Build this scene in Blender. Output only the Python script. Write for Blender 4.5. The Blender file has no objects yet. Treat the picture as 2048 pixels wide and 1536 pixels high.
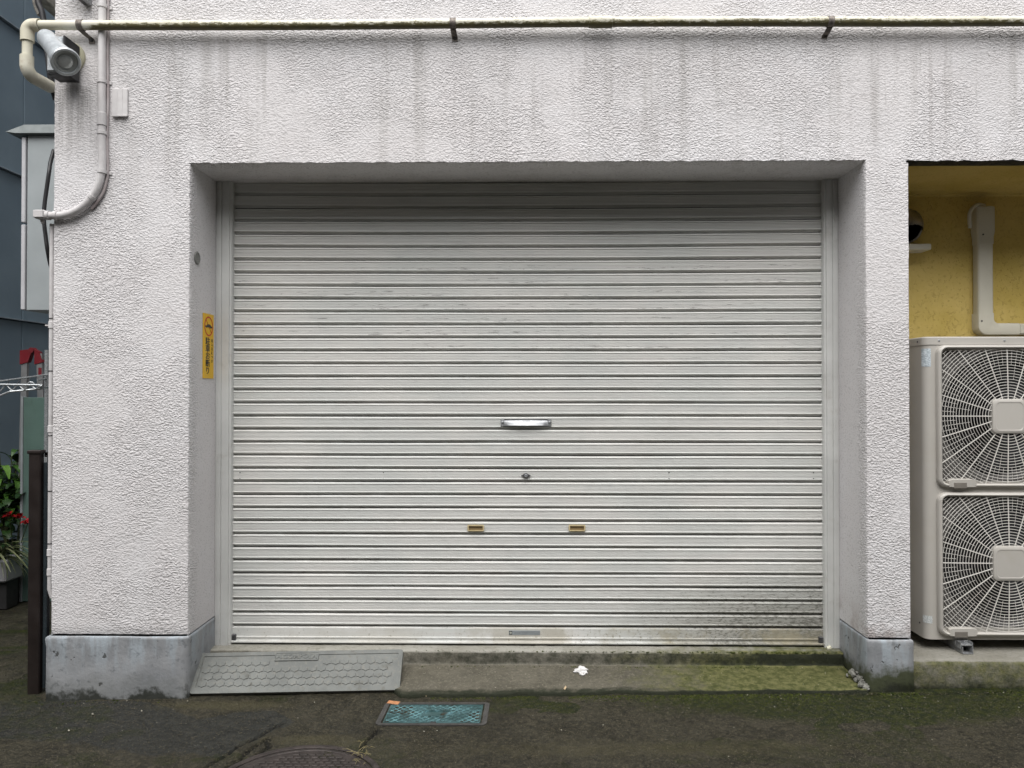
import bpy, math, random
import numpy as np
from mathutils import Vector, Matrix
random.seed(7)
R = math.radians
S = bpy.context.scene
COL = S.collection

# ------------------------------------------------------------------ camera, sky, sun, exposure
D = 3.25            # camera to front of wall (m)
F = 1479.0          # focal length in pixels of the 2048 wide photograph
YAW, PITCH = R(0.80), R(0.58)
CF = Vector((-math.sin(YAW) * math.cos(PITCH), math.cos(YAW) * math.cos(PITCH), math.sin(PITCH)))
CR = Vector((math.cos(YAW), math.sin(YAW), 0))
CU = CR.cross(CF)
_d = CF * F + CR * (235 - 1024) - CU * (1397 - 768)
HC = -_d.z / _d.y * D   # eye height that puts the foot of the left pier at z = 0
CAM = Vector((0, -D, HC))
cam_d = bpy.data.cameras.new('camera'); cam = bpy.data.objects.new('camera', cam_d); COL.objects.link(cam)
cam.matrix_world = Matrix.Translation(CAM) @ Matrix((CR, CU, -CF)).transposed().to_4x4()
cam_d.sensor_width = 36; cam_d.lens = 36 * F / 2048; cam_d.clip_start = 0.05; cam_d.clip_end = 400
S.camera = cam

SUN_EL, SUN_AZ = R(58), R(186)      # azimuth from +Y clockwise: the sun is behind the camera, high, behind cloud
world = bpy.data.worlds.new('World'); S.world = world; world.use_nodes = True
wt = world.node_tree; wt.nodes.clear()
sky = wt.nodes.new('ShaderNodeTexSky'); sky.sky_type = 'NISHITA'; sky.sun_disc = False
sky.sun_elevation = SUN_EL; sky.sun_rotation = SUN_AZ; sky.dust_density = 3.0; sky.air_density = 1.0
hs = wt.nodes.new('ShaderNodeHueSaturation'); hs.inputs['Saturation'].default_value = 0.25
bg = wt.nodes.new('ShaderNodeBackground'); bg.inputs['Strength'].default_value = 0.055
wo = wt.nodes.new('ShaderNodeOutputWorld')
wt.links.new(sky.outputs[0], hs.inputs['Color']); wt.links.new(hs.outputs[0], bg.inputs[0]); wt.links.new(bg.outputs[0], wo.inputs[0])
sd = bpy.data.lights.new('sun', 'SUN'); sd.energy = 1.5; sd.angle = R(66); sd.color = (1.0, 0.985, 0.96)
sun = bpy.data.objects.new('sun', sd); COL.objects.link(sun)
sdir = Vector((math.sin(SUN_AZ) * math.cos(SUN_EL), math.cos(SUN_AZ) * math.cos(SUN_EL), math.sin(SUN_EL)))
sun.rotation_euler = sdir.to_track_quat('Z', 'Y').to_euler()
S.view_settings.view_transform = 'Standard'; S.view_settings.look = 'None'
S.view_settings.exposure = 1.50; S.view_settings.gamma = 1
S.view_settings.use_curve_mapping = False
S.render.engine = 'CYCLES'
S.cycles.max_bounces = 6; S.cycles.diffuse_bounces = 4; S.cycles.use_denoising = True

# ------------------------------------------------------------------ measuring helpers (photo pixel -> world point on a plane)
def ray(px, py): return CF * F + CR * (px - 1024) - CU * (py - 768)
def W(px, py, Y):
    d = ray(px, py); return CAM + d * ((Y - CAM.y) / d.y)
def X(px, Y, py=783): return W(px, py, Y).x
def Z(py, Y, px=1045): return W(px, py, Y).z
_gr = W(1780, 1381, 0)
GA = _gr.z / (_gr.x + 1.8)          # the alley rises gently to the right
def gz(x, y=0):
    return GA * (min(max(x, -6), 6) + 1.8)
def G(px, py, up=0.0):
    d = ray(px, py); p = CAM.copy()
    for _ in range(6):
        t = (gz(p.x) + up - CAM.z) / d.z; p = CAM + d * t
    return p

# ------------------------------------------------------------------ numpy noise
_rs = np.random.RandomState(3); _T = _rs.rand(256, 256)
def vn(x, y, s=0):
    x = np.asarray(x, float) + s * 17.3; y = np.asarray(y, float) + s * 9.7
    xi = np.floor(x).astype(int); yi = np.floor(y).astype(int); fx = x - xi; fy = y - yi
    fx = fx * fx * (3 - 2 * fx); fy = fy * fy * (3 - 2 * fy)
    a = _T[xi % 256, yi % 256]; b = _T[(xi + 1) % 256, yi % 256]; c = _T[xi % 256, (yi + 1) % 256]; d = _T[(xi + 1) % 256, (yi + 1) % 256]
    return (a * (1 - fx) + b * fx) * (1 - fy) + (c * (1 - fx) + d * fx) * fy
def fbm(x, y, o=4, s=0):
    v = 0; a = .5; n = 0
    for i in range(o):
        v = v + a * vn(np.asarray(x) * 2 ** i, np.asarray(y) * 2 ** i, s + i); n += a; a *= .55
    return v / n
def sst(a, b, x):
    t = np.clip((np.asarray(x, float) - a) / (b - a), 0, 1); return t * t * (3 - 2 * t)

# ------------------------------------------------------------------ mesh helpers
class MB:
    def __init__(s): s.v = []; s.f = []
    def add(s, vs, fs):
        n = len(s.v); s.v += [tuple(p) for p in vs]; s.f += [tuple(i + n for i in f) for f in fs]; return s
    def box(s, x0, x1, y0, y1, z0, z1, c=0.0, M=None):
        if c <= 0:
            vs = [(x, y, z) for x in (x0, x1) for y in (y0, y1) for z in (z0, z1)]
            fs = [(0, 1, 3, 2), (4, 6, 7, 5), (0, 4, 5, 1), (2, 3, 7, 6), (0, 2, 6, 4), (1, 5, 7, 3)]
        else:
            vs = []; idx = {}
            for i, x in enumerate((x0, x1)):
                for j, y in enumerate((y0, y1)):
                    for k, z in enumerate((z0, z1)):
                        sx, sy, sz = (c, -c)[i], (c, -c)[j], (c, -c)[k]
                        idx[(i, j, k, 0)] = len(vs); vs.append((x, y + sy, z + sz))
                        idx[(i, j, k, 1)] = len(vs); vs.append((x + sx, y, z + sz))
                        idx[(i, j, k, 2)] = len(vs); vs.append((x + sx, y + sy, z))
            fs = []
            q = [(0, 0), (1, 0), (1, 1), (0, 1)]
            for a in (0, 1):
                fs.append(tuple(idx[(a, p, r, 0)] for p, r in q)); fs.append(tuple(idx[(p, a, r, 1)] for p, r in q)); fs.append(tuple(idx[(p, r, a, 2)] for p, r in q))
                for b in (0, 1):
                    fs.append((idx[(a, b, 0, 0)], idx[(a, b, 1, 0)], idx[(a, b, 1, 1)], idx[(a, b, 0, 1)]))
                    fs.append((idx[(a, 0, b, 0)], idx[(a, 1, b, 0)], idx[(a, 1, b, 2)], idx[(a, 0, b, 2)]))
                    fs.append((idx[(0, a, b, 1)], idx[(1, a, b, 1)], idx[(1, a, b, 2)], idx[(0, a, b, 2)]))
            for i in (0, 1):
                for j in (0, 1):
                    for k in (0, 1): fs.append(tuple(idx[(i, j, k, t)] for t in (0, 1, 2)))
        if M is not None: vs = [M @ Vector(p) for p in vs]
        return s.add(vs, fs)
    def tube(s, pts, r, n=10, caps=True, closed=False):
        pts = [Vector(p) for p in pts]; m = len(pts)
        rr = r if isinstance(r, (list, tuple)) else [r] * m
        tang = []
        for i in range(m):
            a = pts[(i - 1) % m] if closed or i > 0 else pts[0]; b = pts[(i + 1) % m] if closed or i < m - 1 else pts[-1]
            t = (b - a); tang.append(t.normalized() if t.length > 1e-9 else Vector((0, 0, 1)))
        up = Vector((0, 0, 1)) if abs(tang[0].z) < .9 else Vector((0, 1, 0))
        u = tang[0].cross(up).normalized(); vs = []
        for i in range(m):
            u = (u - tang[i] * u.dot(tang[i])).normalized(); w = tang[i].cross(u)
            for k in range(n):
                a = 2 * math.pi * k / n; vs.append(pts[i] + (u * math.cos(a) + w * math.sin(a)) * rr[i])
        fs = []
        for i in range(m if closed else m - 1):
            j = (i + 1) % m
            for k in range(n): fs.append((i * n + k, i * n + (k + 1) % n, j * n + (k + 1) % n, j * n + k))
        if caps and not closed:
            fs.append(tuple(range(n))[::-1]); fs.append(tuple((m - 1) * n + k for k in range(n)))
        return s.add(vs, fs)
    def lathe(s, prof, M, n=32):   # prof: (radius, height) along local z
        vs = []; fs = []; m = len(prof)
        for (r, h) in prof:
            for k in range(n):
                a = 2 * math.pi * k / n; vs.append(M @ Vector((r * math.cos(a), r * math.sin(a), h)))
        for i in range(m - 1):
            for k in range(n): fs.append((i * n + k, i * n + (k + 1) % n, (i + 1) * n + (k + 1) % n, (i + 1) * n + k))
        if prof[0][0] > 1e-5: fs.append(tuple(range(n))[::-1])
        if prof[-1][0] > 1e-5: fs.append(tuple((m - 1) * n + k for k in range(n)))
        return s.add(vs, fs)
    def loft(s, rings, cap0=True, cap1=True, closed=True):
        n = len(rings[0]); vs = [p for r in rings for p in r]; fs = []
        for i in range(len(rings) - 1):
            for k in range(n if closed else n - 1):
                fs.append((i * n + k, i * n + (k + 1) % n, (i + 1) * n + (k + 1) % n, (i + 1) * n + k))
        if cap0: fs.append(tuple(range(n))[::-1])
        if cap1: fs.append(tuple((len(rings) - 1) * n + k for k in range(n)))
        return s.add(vs, fs)
    def mesh(s, name, mat=None, smooth=None):
        me = bpy.data.meshes.new(name); me.from_pydata(s.v, [], s.f)
        if mat: me.materials.append(mat)
        fix_normals(me)
        if smooth: smooth_by_angle(me, smooth)
        return me
    def build(s, name, mat, parent=None, smooth=None):
        o = bpy.data.objects.new(name, s.mesh(name, mat, smooth)); COL.objects.link(o)
        if parent: o.parent = parent
        return o
import bmesh
def fix_normals(me):
    bm = bmesh.new(); bm.from_mesh(me); bmesh.ops.recalc_face_normals(bm, faces=bm.faces); bm.to_mesh(me); bm.free()
def smooth_by_angle(me, ang=35):
    me.polygons.foreach_set('use_smooth', [True] * len(me.polygons))
    bm = bmesh.new(); bm.from_mesh(me)
    for e in bm.edges:
        e.smooth = not (len(e.link_faces) == 2 and e.calc_face_angle(0) > R(ang))
    bm.to_mesh(me); bm.free()
def tag(o, label=None, cat=None, group=None, kind=None):
    if label: o['label'] = label
    if cat: o['category'] = cat
    if group: o['group'] = group
    if kind: o['kind'] = kind
    return o
def empty(name, loc, label=None, cat=None, group=None, kind=None):
    o = bpy.data.objects.new(name, None); COL.objects.link(o); o.location = loc; o.empty_display_size = .05
    return tag(o, label, cat, group, kind)
def put(o, parent):      # keep world coordinates of the mesh while hanging it on a parent
    o.parent = parent; o.matrix_parent_inverse = Matrix.Translation(parent_loc(parent)).inverted(); return o
def parent_loc(p):
    return Vector(p.location)      # every child cancels its parent's offset, so a location is a world location
def part(mb, name, mat, parent, smooth=None, label=None, kind=None):
    o = mb.build(name, mat, None, smooth); 
    if parent: put(o, parent)
    if label: o['label'] = label
    if kind: o['kind'] = kind
    return o
def rrect(cx, cz, hw, hh, r, n=6):
    pts = []
    for (sx, sz, a0) in ((1, 1, 0), (-1, 1, 90), (-1, -1, 180), (1, -1, 270)):
        for k in range(n + 1):
            a = R(a0 + 90 * k / n); pts.append((cx + sx * (hw - r) + r * math.cos(a), cz + sz * (hh - r) + r * math.sin(a)))
    return pts
def grid_mesh(name, P, mat, mask=None, attrs=None, smooth=False):
    """P: (m, n, 3) points; mask (m-1, n-1) faces kept."""
    m, n, _ = P.shape
    idx = np.arange(m * n).reshape(m, n)
    q = np.stack([idx[:-1, :-1], idx[:-1, 1:], idx[1:, 1:], idx[1:, :-1]], -1)
    q = q[mask] if mask is not None else q.reshape(-1, 4)
    me = bpy.data.meshes.new(name)
    me.vertices.add(m * n); me.vertices.foreach_set('co', P.reshape(-1).astype(np.float32))
    me.loops.add(q.size); me.loops.foreach_set('vertex_index', q.reshape(-1).astype(np.int32))
    me.polygons.add(len(q)); me.polygons.foreach_set('loop_start', np.arange(0, q.size, 4, dtype=np.int32))
    me.polygons.foreach_set('loop_total', np.full(len(q), 4, dtype=np.int32))
    me.update(calc_edges=True); me.validate()
    if smooth: me.polygons.foreach_set('use_smooth', [True] * len(me.polygons))
    for k, a in (attrs or {}).items():
        at = me.attributes.new(k, 'FLOAT', 'POINT'); at.data.foreach_set('value', a.reshape(-1).astype(np.float32))
    me.materials.append(mat)
    o = bpy.data.objects.new(name, me); COL.objects.link(o); return o

# ------------------------------------------------------------------ material helpers
class NT:
    def __init__(s, name, rough=.6, metal=0.0, spec=.5):
        s.m = bpy.data.materials.new(name); s.m.use_nodes = True; s.t = s.m.node_tree
        s.b = s.t.nodes['Principled BSDF']; s.b.inputs['Roughness'].default_value = rough
        s.b.inputs['Metallic'].default_value = metal; s.b.inputs['Specular IOR Level'].default_value = spec
        s.co = s.t.nodes.new('ShaderNodeNewGeometry').outputs['Position']
    def N(s, t, **k):
        n = s.t.nodes.new(t)
        for a, b in k.items(): setattr(n, a, b)
        return n
    def L(s, a, b):
        if isinstance(a, (int, float)): b.default_value = a
        elif isinstance(a, (tuple, list)): b.default_value = (*a, 1) if len(a) == 3 and b.type == 'RGBA' else a
        else: s.t.links.new(a, b)
    def map(s, scale=(1, 1, 1), loc=(0, 0, 0), rot=(0, 0, 0), src=None):
        n = s.N('ShaderNodeMapping'); s.L(src or s.co, n.inputs[0]); n.inputs['Scale'].default_value = scale
        n.inputs['Location'].default_value = loc; n.inputs['Rotation'].default_value = rot; return n.outputs[0]
    def noise(s, scale, detail=3, rough=.55, dist=0, src=None, out=0):
        n = s.N('ShaderNodeTexNoise'); s.L(src or s.co, n.inputs['Vector']); n.inputs['Scale'].default_value = scale
        n.inputs['Detail'].default_value = detail; n.inputs['Roughness'].default_value = rough; n.inputs['Distortion'].default_value = dist
        return n.outputs[out]
    def voro(s, scale, feat='F1', src=None, out='Distance', smooth=None):
        n = s.N('ShaderNodeTexVoronoi', feature=feat); s.L(src or s.co, n.inputs['Vector']); n.inputs['Scale'].default_value = scale
        return n.outputs[out]
    def rng(s, v, a, b, c=0, d=1, smooth=True):
        n = s.N('ShaderNodeMapRange', interpolation_type='SMOOTHSTEP' if smooth else 'LINEAR'); s.L(v, n.inputs[0])
        for i, x in enumerate((a, b, c, d)): n.inputs[i + 1].default_value = x
        return n.outputs[0]
    def mth(s, op, a, b=0.0, c=0.0):
        n = s.N('ShaderNodeMath', operation=op); s.L(a, n.inputs[0]); s.L(b, n.inputs[1]); s.L(c, n.inputs[2]); return n.outputs[0]
    def mul(s, *a):
        r = a[0]
        for x in a[1:]: r = s.mth('MULTIPLY', r, x)
        return r
    def mix(s, f, a, b):
        n = s.N('ShaderNodeMix', data_type='RGBA'); s.L(f, n.inputs[0]); s.L(a, n.inputs[6]); s.L(b, n.inputs[7]); return n.outputs[2]
    def fmix(s, f, a, b):
        n = s.N('ShaderNodeMix', data_type='FLOAT'); s.L(f, n.inputs[0]); s.L(a, n.inputs[2]); s.L(b, n.inputs[3]); return n.outputs[0]
    def xyz(s):
        n = s.N('ShaderNodeSeparateXYZ'); s.L(s.co, n.inputs[0]); return n.outputs
    def attr(s, name):
        n = s.N('ShaderNodeAttribute', attribute_name=name); return n.outputs['Fac']
    def obrand(s): return s.N('ShaderNodeObjectInfo').outputs['Random']
    def bump(s, h, dist=.002, strength=1.0):
        n = s.N('ShaderNodeBump'); s.L(h, n.inputs['Height']); n.inputs['Distance'].default_value = dist; s.L(strength, n.inputs['Strength'])
        s.L(n.outputs[0], s.b.inputs['Normal']); return n
    def base(s, c): s.L(c, s.b.inputs['Base Color']); return s
    def rough(s, c): s.L(c, s.b.inputs['Roughness']); return s
def simple(name, col, rough=.5, metal=0.0, var=.12, scale=9, bump=0.0, bscale=200, spec=.5, dirt=None):
    t = NT(name, rough, metal, spec)
    c = t.mix(t.rng(t.noise(scale, 4, .6), .3, .7), tuple(x * (1 - var) for x in col), tuple(min(1, x * (1 + var)) for x in col))
    if dirt: c = t.mix(t.rng(t.noise(scale * 2.3, 6, .7), .52, .75, 0, dirt[1]), c, dirt[0])
    t.base(c); t.rough(t.rng(t.noise(scale * 3, 3), .3, .7, max(.05, rough - .08), min(1, rough + .1)))
    if bump: t.bump(t.noise(bscale, 3), bump)
    return t.m

ZP = (Z(1272, -.012, 235) + Z(1283, -.012, 1780)) / 2           # top of the painted plinth
YS = .31                                                        # shutter plane
XL0 = X(104, 0)                                                 # left corner of the building
XA, XB, XC = X(379, 0), X(1732, 0), X(1820, 0)
ZL = Z(325, 0, 1000)                                            # underside of the lintel
XD, ZR = 3.30, (Z(323, 0, 1900))

# stucco --------------------------------------------------------------------------------------------------------
def stucco():
    t = NT('stucco_paint', .72, spec=.3); x, y, z = t.xyz()
    warp = t.noise(9, 2, .5, out=1)
    vm = t.N('ShaderNodeVectorMath', operation='MULTIPLY_ADD'); t.L(warp, vm.inputs[0]); vm.inputs[1].default_value = (.03, .03, .03); t.L(t.co, vm.inputs[2])
    m = t.map((1, 1, 1.6), src=vm.outputs[0])
    n1 = t.noise(92, 1.6, .5, .35, src=m)
    n2 = t.noise(150, 1.5, .5, .3, src=m)
    ridge = t.mth('ABSOLUTE', t.mth('SUBTRACT', n1, .5))
    h = t.mth('ADD', t.mul(t.rng(n1, .32, .68), 1.0), t.mul(n2, .45))
    h = t.mth('SUBTRACT', h, t.mul(t.rng(ridge, .0, .05, 1, 0), .12))
    rough_mask = t.mth('MULTIPLY_ADD', t.noise(9, 3), .09, t.mth('SUBTRACT', y, .045))     # the reveals are trowelled smooth deeper in
    f = t.rng(rough_mask, .045, .10, 1.0, .10)
    # slow swells and patched trowel marks
    patch = t.rng(t.noise(2.3, 3), .40, .56)
    f2 = t.mul(f, t.rng(patch, 0, 1, .42, 1.0))
    hh = t.mth('ADD', t.mul(h, f2), t.mul(t.noise(6, 3), .9))
    t.bump(hh, .0034, 1.0)
    big = t.rng(t.noise(1.1, 4, .6), .35, .65); mid = t.rng(t.noise(4.5, 4, .6), .35, .7)
    c = t.mix(big, (.665, .645, .648), (.700, .688, .700)); c = t.mix(t.mul(mid, .45), c, (.635, .605, .605))
    # darker colour in the hollows
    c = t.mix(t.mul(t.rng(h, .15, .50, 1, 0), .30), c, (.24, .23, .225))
    # faint rain streaks from the pipe down
    st = t.noise(1, 5, .65, src=t.map((12, 12, .5))); st2 = t.noise(1, 4, .6, src=t.map((26, 26, 1.3)))
    zone = t.mul(t.rng(z, 1.9, 2.85), t.rng(z, 3.0, 2.88))
    c = t.mix(t.mul(t.rng(st, .50, .68), zone, .50), c, (.36, .345, .33))
    c = t.mix(t.mul(t.rng(st2, .56, .68), zone, t.rng(x, .2, 1.6, .25, .8), .5), c, (.30, .28, .27))
    zone2 = t.mul(t.rng(z, 2.35, 2.62), t.rng(z, 2.92, 2.72), t.rng(t.noise(2.1, 4, .6), .38, .60))
    c = t.mix(t.mul(zone2, .17), c, (.33, .31, .30))
    ld = t.mul(t.rng(x, -1.90, -1.935), t.rng(z, 2.30, 2.66), t.rng(z, 2.72, 2.70), t.rng(t.noise(1, 4, .65, src=t.map((60, 60, 2.2))), .38, .62))
    c = t.mix(t.mul(ld, .55), c, (.20, .19, .18))
    # small mildew flecks, mainly right of the third bracket
    fl = t.mul(t.rng(t.noise(60, 3, .6, src=t.map((1, 1, .45))), .63, .70), t.rng(t.noise(3.5, 3), .45, .6), t.rng(z, 2.2, 2.85), t.rng(z, 3.0, 2.93), t.rng(x, .5, 1.3, .15, 1))
    c = t.mix(t.mul(fl, .8), c, (.10, .10, .075))
    c = t.mix(t.mul(t.rng(t.noise(38, 3, .6), .70, .74), .6), c, (.20, .19, .18))
    # damp brownish band above the plinth
    lo = t.mul(t.rng(z, ZP + .16, ZP), t.rng(t.noise(9, 4), .42, .6), t.rng(x, .5, 1.6, .15, 1))
    c = t.mix(t.mul(lo, .5), c, (.30, .24, .22))
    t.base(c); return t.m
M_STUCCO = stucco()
def plinth_mat():
    t = NT('plinth_paint', .55, spec=.4); x, y, z = t.xyz()
    c = t.mix(t.rng(t.noise(5, 5, .65), .35, .65), (.235, .245, .258), (.30, .308, .32))
    drip = t.noise(1, 5, .6, src=t.map((22, 22, 4)))
    c = t.mix(t.mul(t.rng(drip, .42, .62), t.rng(z, .08, .25)), c, (.345, .385, .42))
    c = t.mix(t.mul(t.rng(t.noise(30, 4, .7), .55, .7), .6), c, (.13, .14, .15))
    low = t.mth('MULTIPLY_ADD', t.noise(7, 5, .7), .24, t.mth('MULTIPLY_ADD', x, GA, t.mth('SUBTRACT', GA * 1.8, z)))
    g = t.mul(t.rng(low, .00, .06), t.rng(x, -.5, 1.2, .2, 1))
    c = t.mix(g, c, (.055, .062, .035)); c = t.mix(t.mul(t.rng(low, .075, .115), .9), c, (.014, .016, .010))
    t.rough(t.rng(t.noise(14, 4), .3, .7, .42, .7))
    chips = t.rng(t.noise(17, 4, .6), .655, .675)
    h = t.mth('SUBTRACT', t.mth('ADD', t.mul(t.noise(10, 4), 1.0), t.mul(t.noise(70, 3), .25)), t.mul(chips, .8))
    t.base(t.mix(t.mul(chips, .8), c, (.05, .05, .045))); t.bump(h, .006, .8); return t.m
M_PLINTH = plinth_mat()
M_GAP = simple('dark_joint', (.018, .018, .02), .9)
def conc(name, cols, moss=(0, 0)):
    """weathered concrete; the mesh carries moss and wet attributes"""
    t = NT(name, .8, spec=.3)
    c = t.mix(t.rng(t.noise(6, 6, .65), .33, .67), cols[0], cols[1])
    c = t.mix(t.mul(t.rng(t.noise(55, 5, .7), .50, .68), .6), c, cols[2])
    so = t.mix(t.rng(t.noise(9, 6, .7), .33, .67), (.060, .054, .038), (.100, .090, .066)); so = t.mix(t.mul(t.rng(t.noise(80, 4, .7), .5, .66), .7), so, (.165, .15, .115)); so = t.mix(t.mul(t.rng(t.noise(45, 4, .7), .54, .66), .6), so, (.045, .042, .03)); c = t.mix(t.attr('soil'), c, so)
    mo = t.attr('moss'); nz = t.noise(16, 6, .7)
    mm = t.rng(t.mth('ADD', mo, t.mul(t.mth('SUBTRACT', nz, .5), .9)), .25, .75)
    gcol = t.mix(t.rng(t.noise(30, 5, .75), .38, .62), (.048, .055, .014), (.125, .123, .048))
    c = t.mix(mm, c, gcol)
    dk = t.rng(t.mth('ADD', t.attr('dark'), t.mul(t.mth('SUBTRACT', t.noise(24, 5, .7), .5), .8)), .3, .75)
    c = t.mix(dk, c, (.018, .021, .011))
    t.base(c); t.bump(t.mth('ADD', t.noise(60, 5, .7), t.mul(t.noise(12, 3), .8)), .006, .9); return t.m
M_CONC = conc('mossy_concrete', ((.25, .24, .205), (.33, .32, .285), (.15, .145, .115)))
def ground_mat():
    t = NT('wet_asphalt', .62, spec=.3)
    c = t.mix(t.rng(t.noise(5, 6, .7), .33, .67), (.0145, .0130, .0068), (.037, .0335, .021))
    c = t.mix(t.mul(t.rng(t.noise(75, 5, .8), .50, .62), .75), c, (.088, .076, .048))
    c = t.mix(t.mul(t.rng(t.noise(13, 6, .75), .52, .62), .55), c, (.060, .052, .034))
    c = t.mix(t.mul(t.rng(t.noise(42, 6, .75), .52, .62), .75), c, (.007, .0065, .004))
    pa = t.rng(t.mth('ADD', t.attr('patch'), t.mul(t.mth('SUBTRACT', t.noise(20, 5), .5), .35)), .35, .65)
    c = t.mix(t.mul(pa, .85), c, t.mix(t.rng(t.noise(40, 5, .7), .35, .65), (.014, .0155, .0145), (.034, .035, .031)))
    mm = t.rng(t.mth('ADD', t.attr('moss'), t.mul(t.mth('SUBTRACT', t.noise(18, 6, .75), .5), 1.0)), .25, .8)
    c = t.mix(mm, c, t.mix(t.rng(t.noise(45, 4), .35, .65), (.008, .0135, .0008), (.026, .031, .002)))
    yl = t.rng(t.mth('ADD', t.attr('lichen'), t.mul(t.mth('SUBTRACT', t.noise(25, 6, .75), .5), 1.0)), .3, .85)
    c = t.mix(t.mul(yl, .8), c, (.060, .053, .026))
    sp = t.voro(230); c = t.mix(t.mul(t.rng(sp, .12, .24, 1, 0), t.rng(t.noise(60, 2), .48, .58)), c, (.15, .14, .11))
    c = t.mix(t.attr('crack'), c, (.008, .008, .006))
    t.base(c); t.rough(t.rng(t.noise(7, 4), .35, .65, .38, .8))
    t.bump(t.mth('ADD', t.noise(120, 4, .7), t.mul(t.noise(30, 5, .7), 1.6)), .008, 1.0); return t.m
M_GROUND = ground_mat()

# ------------------------------------------------------------------ ground
def seg_dist(Px, Py, pts, jag=0.0):
    d = np.full(Px.shape, 9.0)
    for a, b in zip(pts[:-1], pts[1:]):
        ax, ay, bx, by = a[0], a[1], b[0], b[1]; L2 = (bx - ax) ** 2 + (by - ay) ** 2 + 1e-12
        t = np.clip(((Px - ax) * (bx - ax) + (Py - ay) * (by - ay)) / L2, 0, 1)
        d = np.minimum(d, np.hypot(Px - ax - t * (bx - ax), Py - ay - t * (by - ay)))
    return d
def relief(x, y):
    return (fbm(x * 3, y * 3, 3, 1) - .5) * .010 * sst(-3.4, -2.6, x) * sst(2.6, 2.2, x) + (fbm(x * 22, y * 22, 4, 4) - .5) * .0045
def make_ground():
    xs = np.unique(np.concatenate([-np.geomspace(2.7, 150, 14)[::-1], np.arange(-2.62, 2.30, .0048), np.geomspace(2.35, 150, 14)]))
    ys = np.unique(np.concatenate([-np.geomspace(1.0, 150, 16)[::-1], np.arange(-.92, .03, .0048), np.arange(.04, 2.2, .03), np.geomspace(2.3, 150, 14)]))
    xs, ys = xs.round(5), ys.round(5)
    Xg, Yg = np.meshgrid(xs, ys)
    z = GA * (np.clip(Xg, -6, 6) + 1.8)
    z = z + relief(Xg, Yg)
    # cracks, traced on the ground itself
    cr = [[(566, 1446), (540, 1458), (522, 1470), (498, 1482), (476, 1493), (455, 1508), (432, 1520), (405, 1538)],
          [(536, 1476), (512, 1492), (494, 1503), (478, 1519), (456, 1531), (440, 1545)],
          [(757, 1456), (748, 1468), (738, 1478), (728, 1490), (722, 1497)],
          [(536, 1476), (538, 1495), (525, 1503), (512, 1508)],
          [(800, 1386), (860, 1389), (915, 1387), (965, 1389), (1030, 1386), (1070, 1388), (1100, 1386)],
          [(1200, 1384), (1290, 1382), (1370, 1383), (1480, 1384), (1560, 1386), (1700, 1388), (1840, 1387), (2048, 1384)]]
    wob = (fbm(Xg * 40, Yg * 40, 3, 8) - .5) * .022
    crack = np.zeros_like(z)
    for i, c in enumerate(cr):
        pts = [G(*p) for p in c]
        w = .0068 if i != 5 else .006
        d = seg_dist(Xg + wob, Yg + wob * .6, [(p.x, p.y) for p in pts])
        k = 1 - sst(w * .5, w * 1.7, d); crack = np.maximum(crack, k)
    z = z - crack * .014
    # dark smooth asphalt patch on the left, bounded above by a ragged edge
    bnd = [(60, 1400), (300, 1402), (365, 1428), (400, 1438), (470, 1429), (548, 1422), (585, 1440), (560, 1452), (520, 1475), (440, 1515), (360, 1560)]
    bp = [G(*p) for p in bnd]
    fr = np.interp(Xg, [p.x for p in bp[:7]], [p.y for p in bp[:7]])
    rt = np.interp(-Yg, [-p.y for p in bp[6:]], [p.x for p in bp[6:]])
    wb = (fbm(Xg * 9, Yg * 9, 4, 2) - .5) * .14
    patch = sst(.02, -.02, Yg - fr + wb * .5) * sst(.03, -.03, Xg - rt + wb) * sst(-.62, -.45, Yg + wb + (Xg + 1.2) * .22)
    z = z - patch * .003
    moss = sst(.3, 1.1, Xg) * sst(-.42, -.05, Yg + (fbm(Xg * 2, Yg * 2, 3, 5) - .5) * .3) * .95 + .30 * sst(-.3, .1, Xg) * sst(-.5, -.1, Yg)
    moss = moss + .35 * sst(-1.9, -2.3, Xg) * sst(-.1, .4, Yg) + .45 * (fbm(Xg * 4, Yg * 5, 3, 11) > .60)
    p = G(450, 1410); lich = .8 * np.exp(-(((Xg - p.x) / .32) ** 2 + ((Yg - p.y) / .055) ** 2))
    p = G(610, 1480); lich += .55 * np.exp(-(((Xg - p.x) / .30) ** 2 + ((Yg - p.y) / .06) ** 2))
    p = G(1300, 1500); lich += .5 * np.exp(-(((Xg - p.x) / 1.3) ** 2 + ((Yg - p.y) / .09) ** 2))
    lich = lich + .25 * fbm(Xg * 3, Yg * 6, 3, 15)
    P = np.stack([Xg, Yg, z], -1)
    o = grid_mesh('ground', P, M_GROUND, attrs={'crack': crack, 'patch': patch, 'moss': np.clip(moss, 0, 1), 'lichen': np.clip(lich, 0, 1)}, smooth=True)
    tag(o, 'dark damp asphalt of the alley with moss and cracks', kind='structure')
make_ground()

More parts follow.
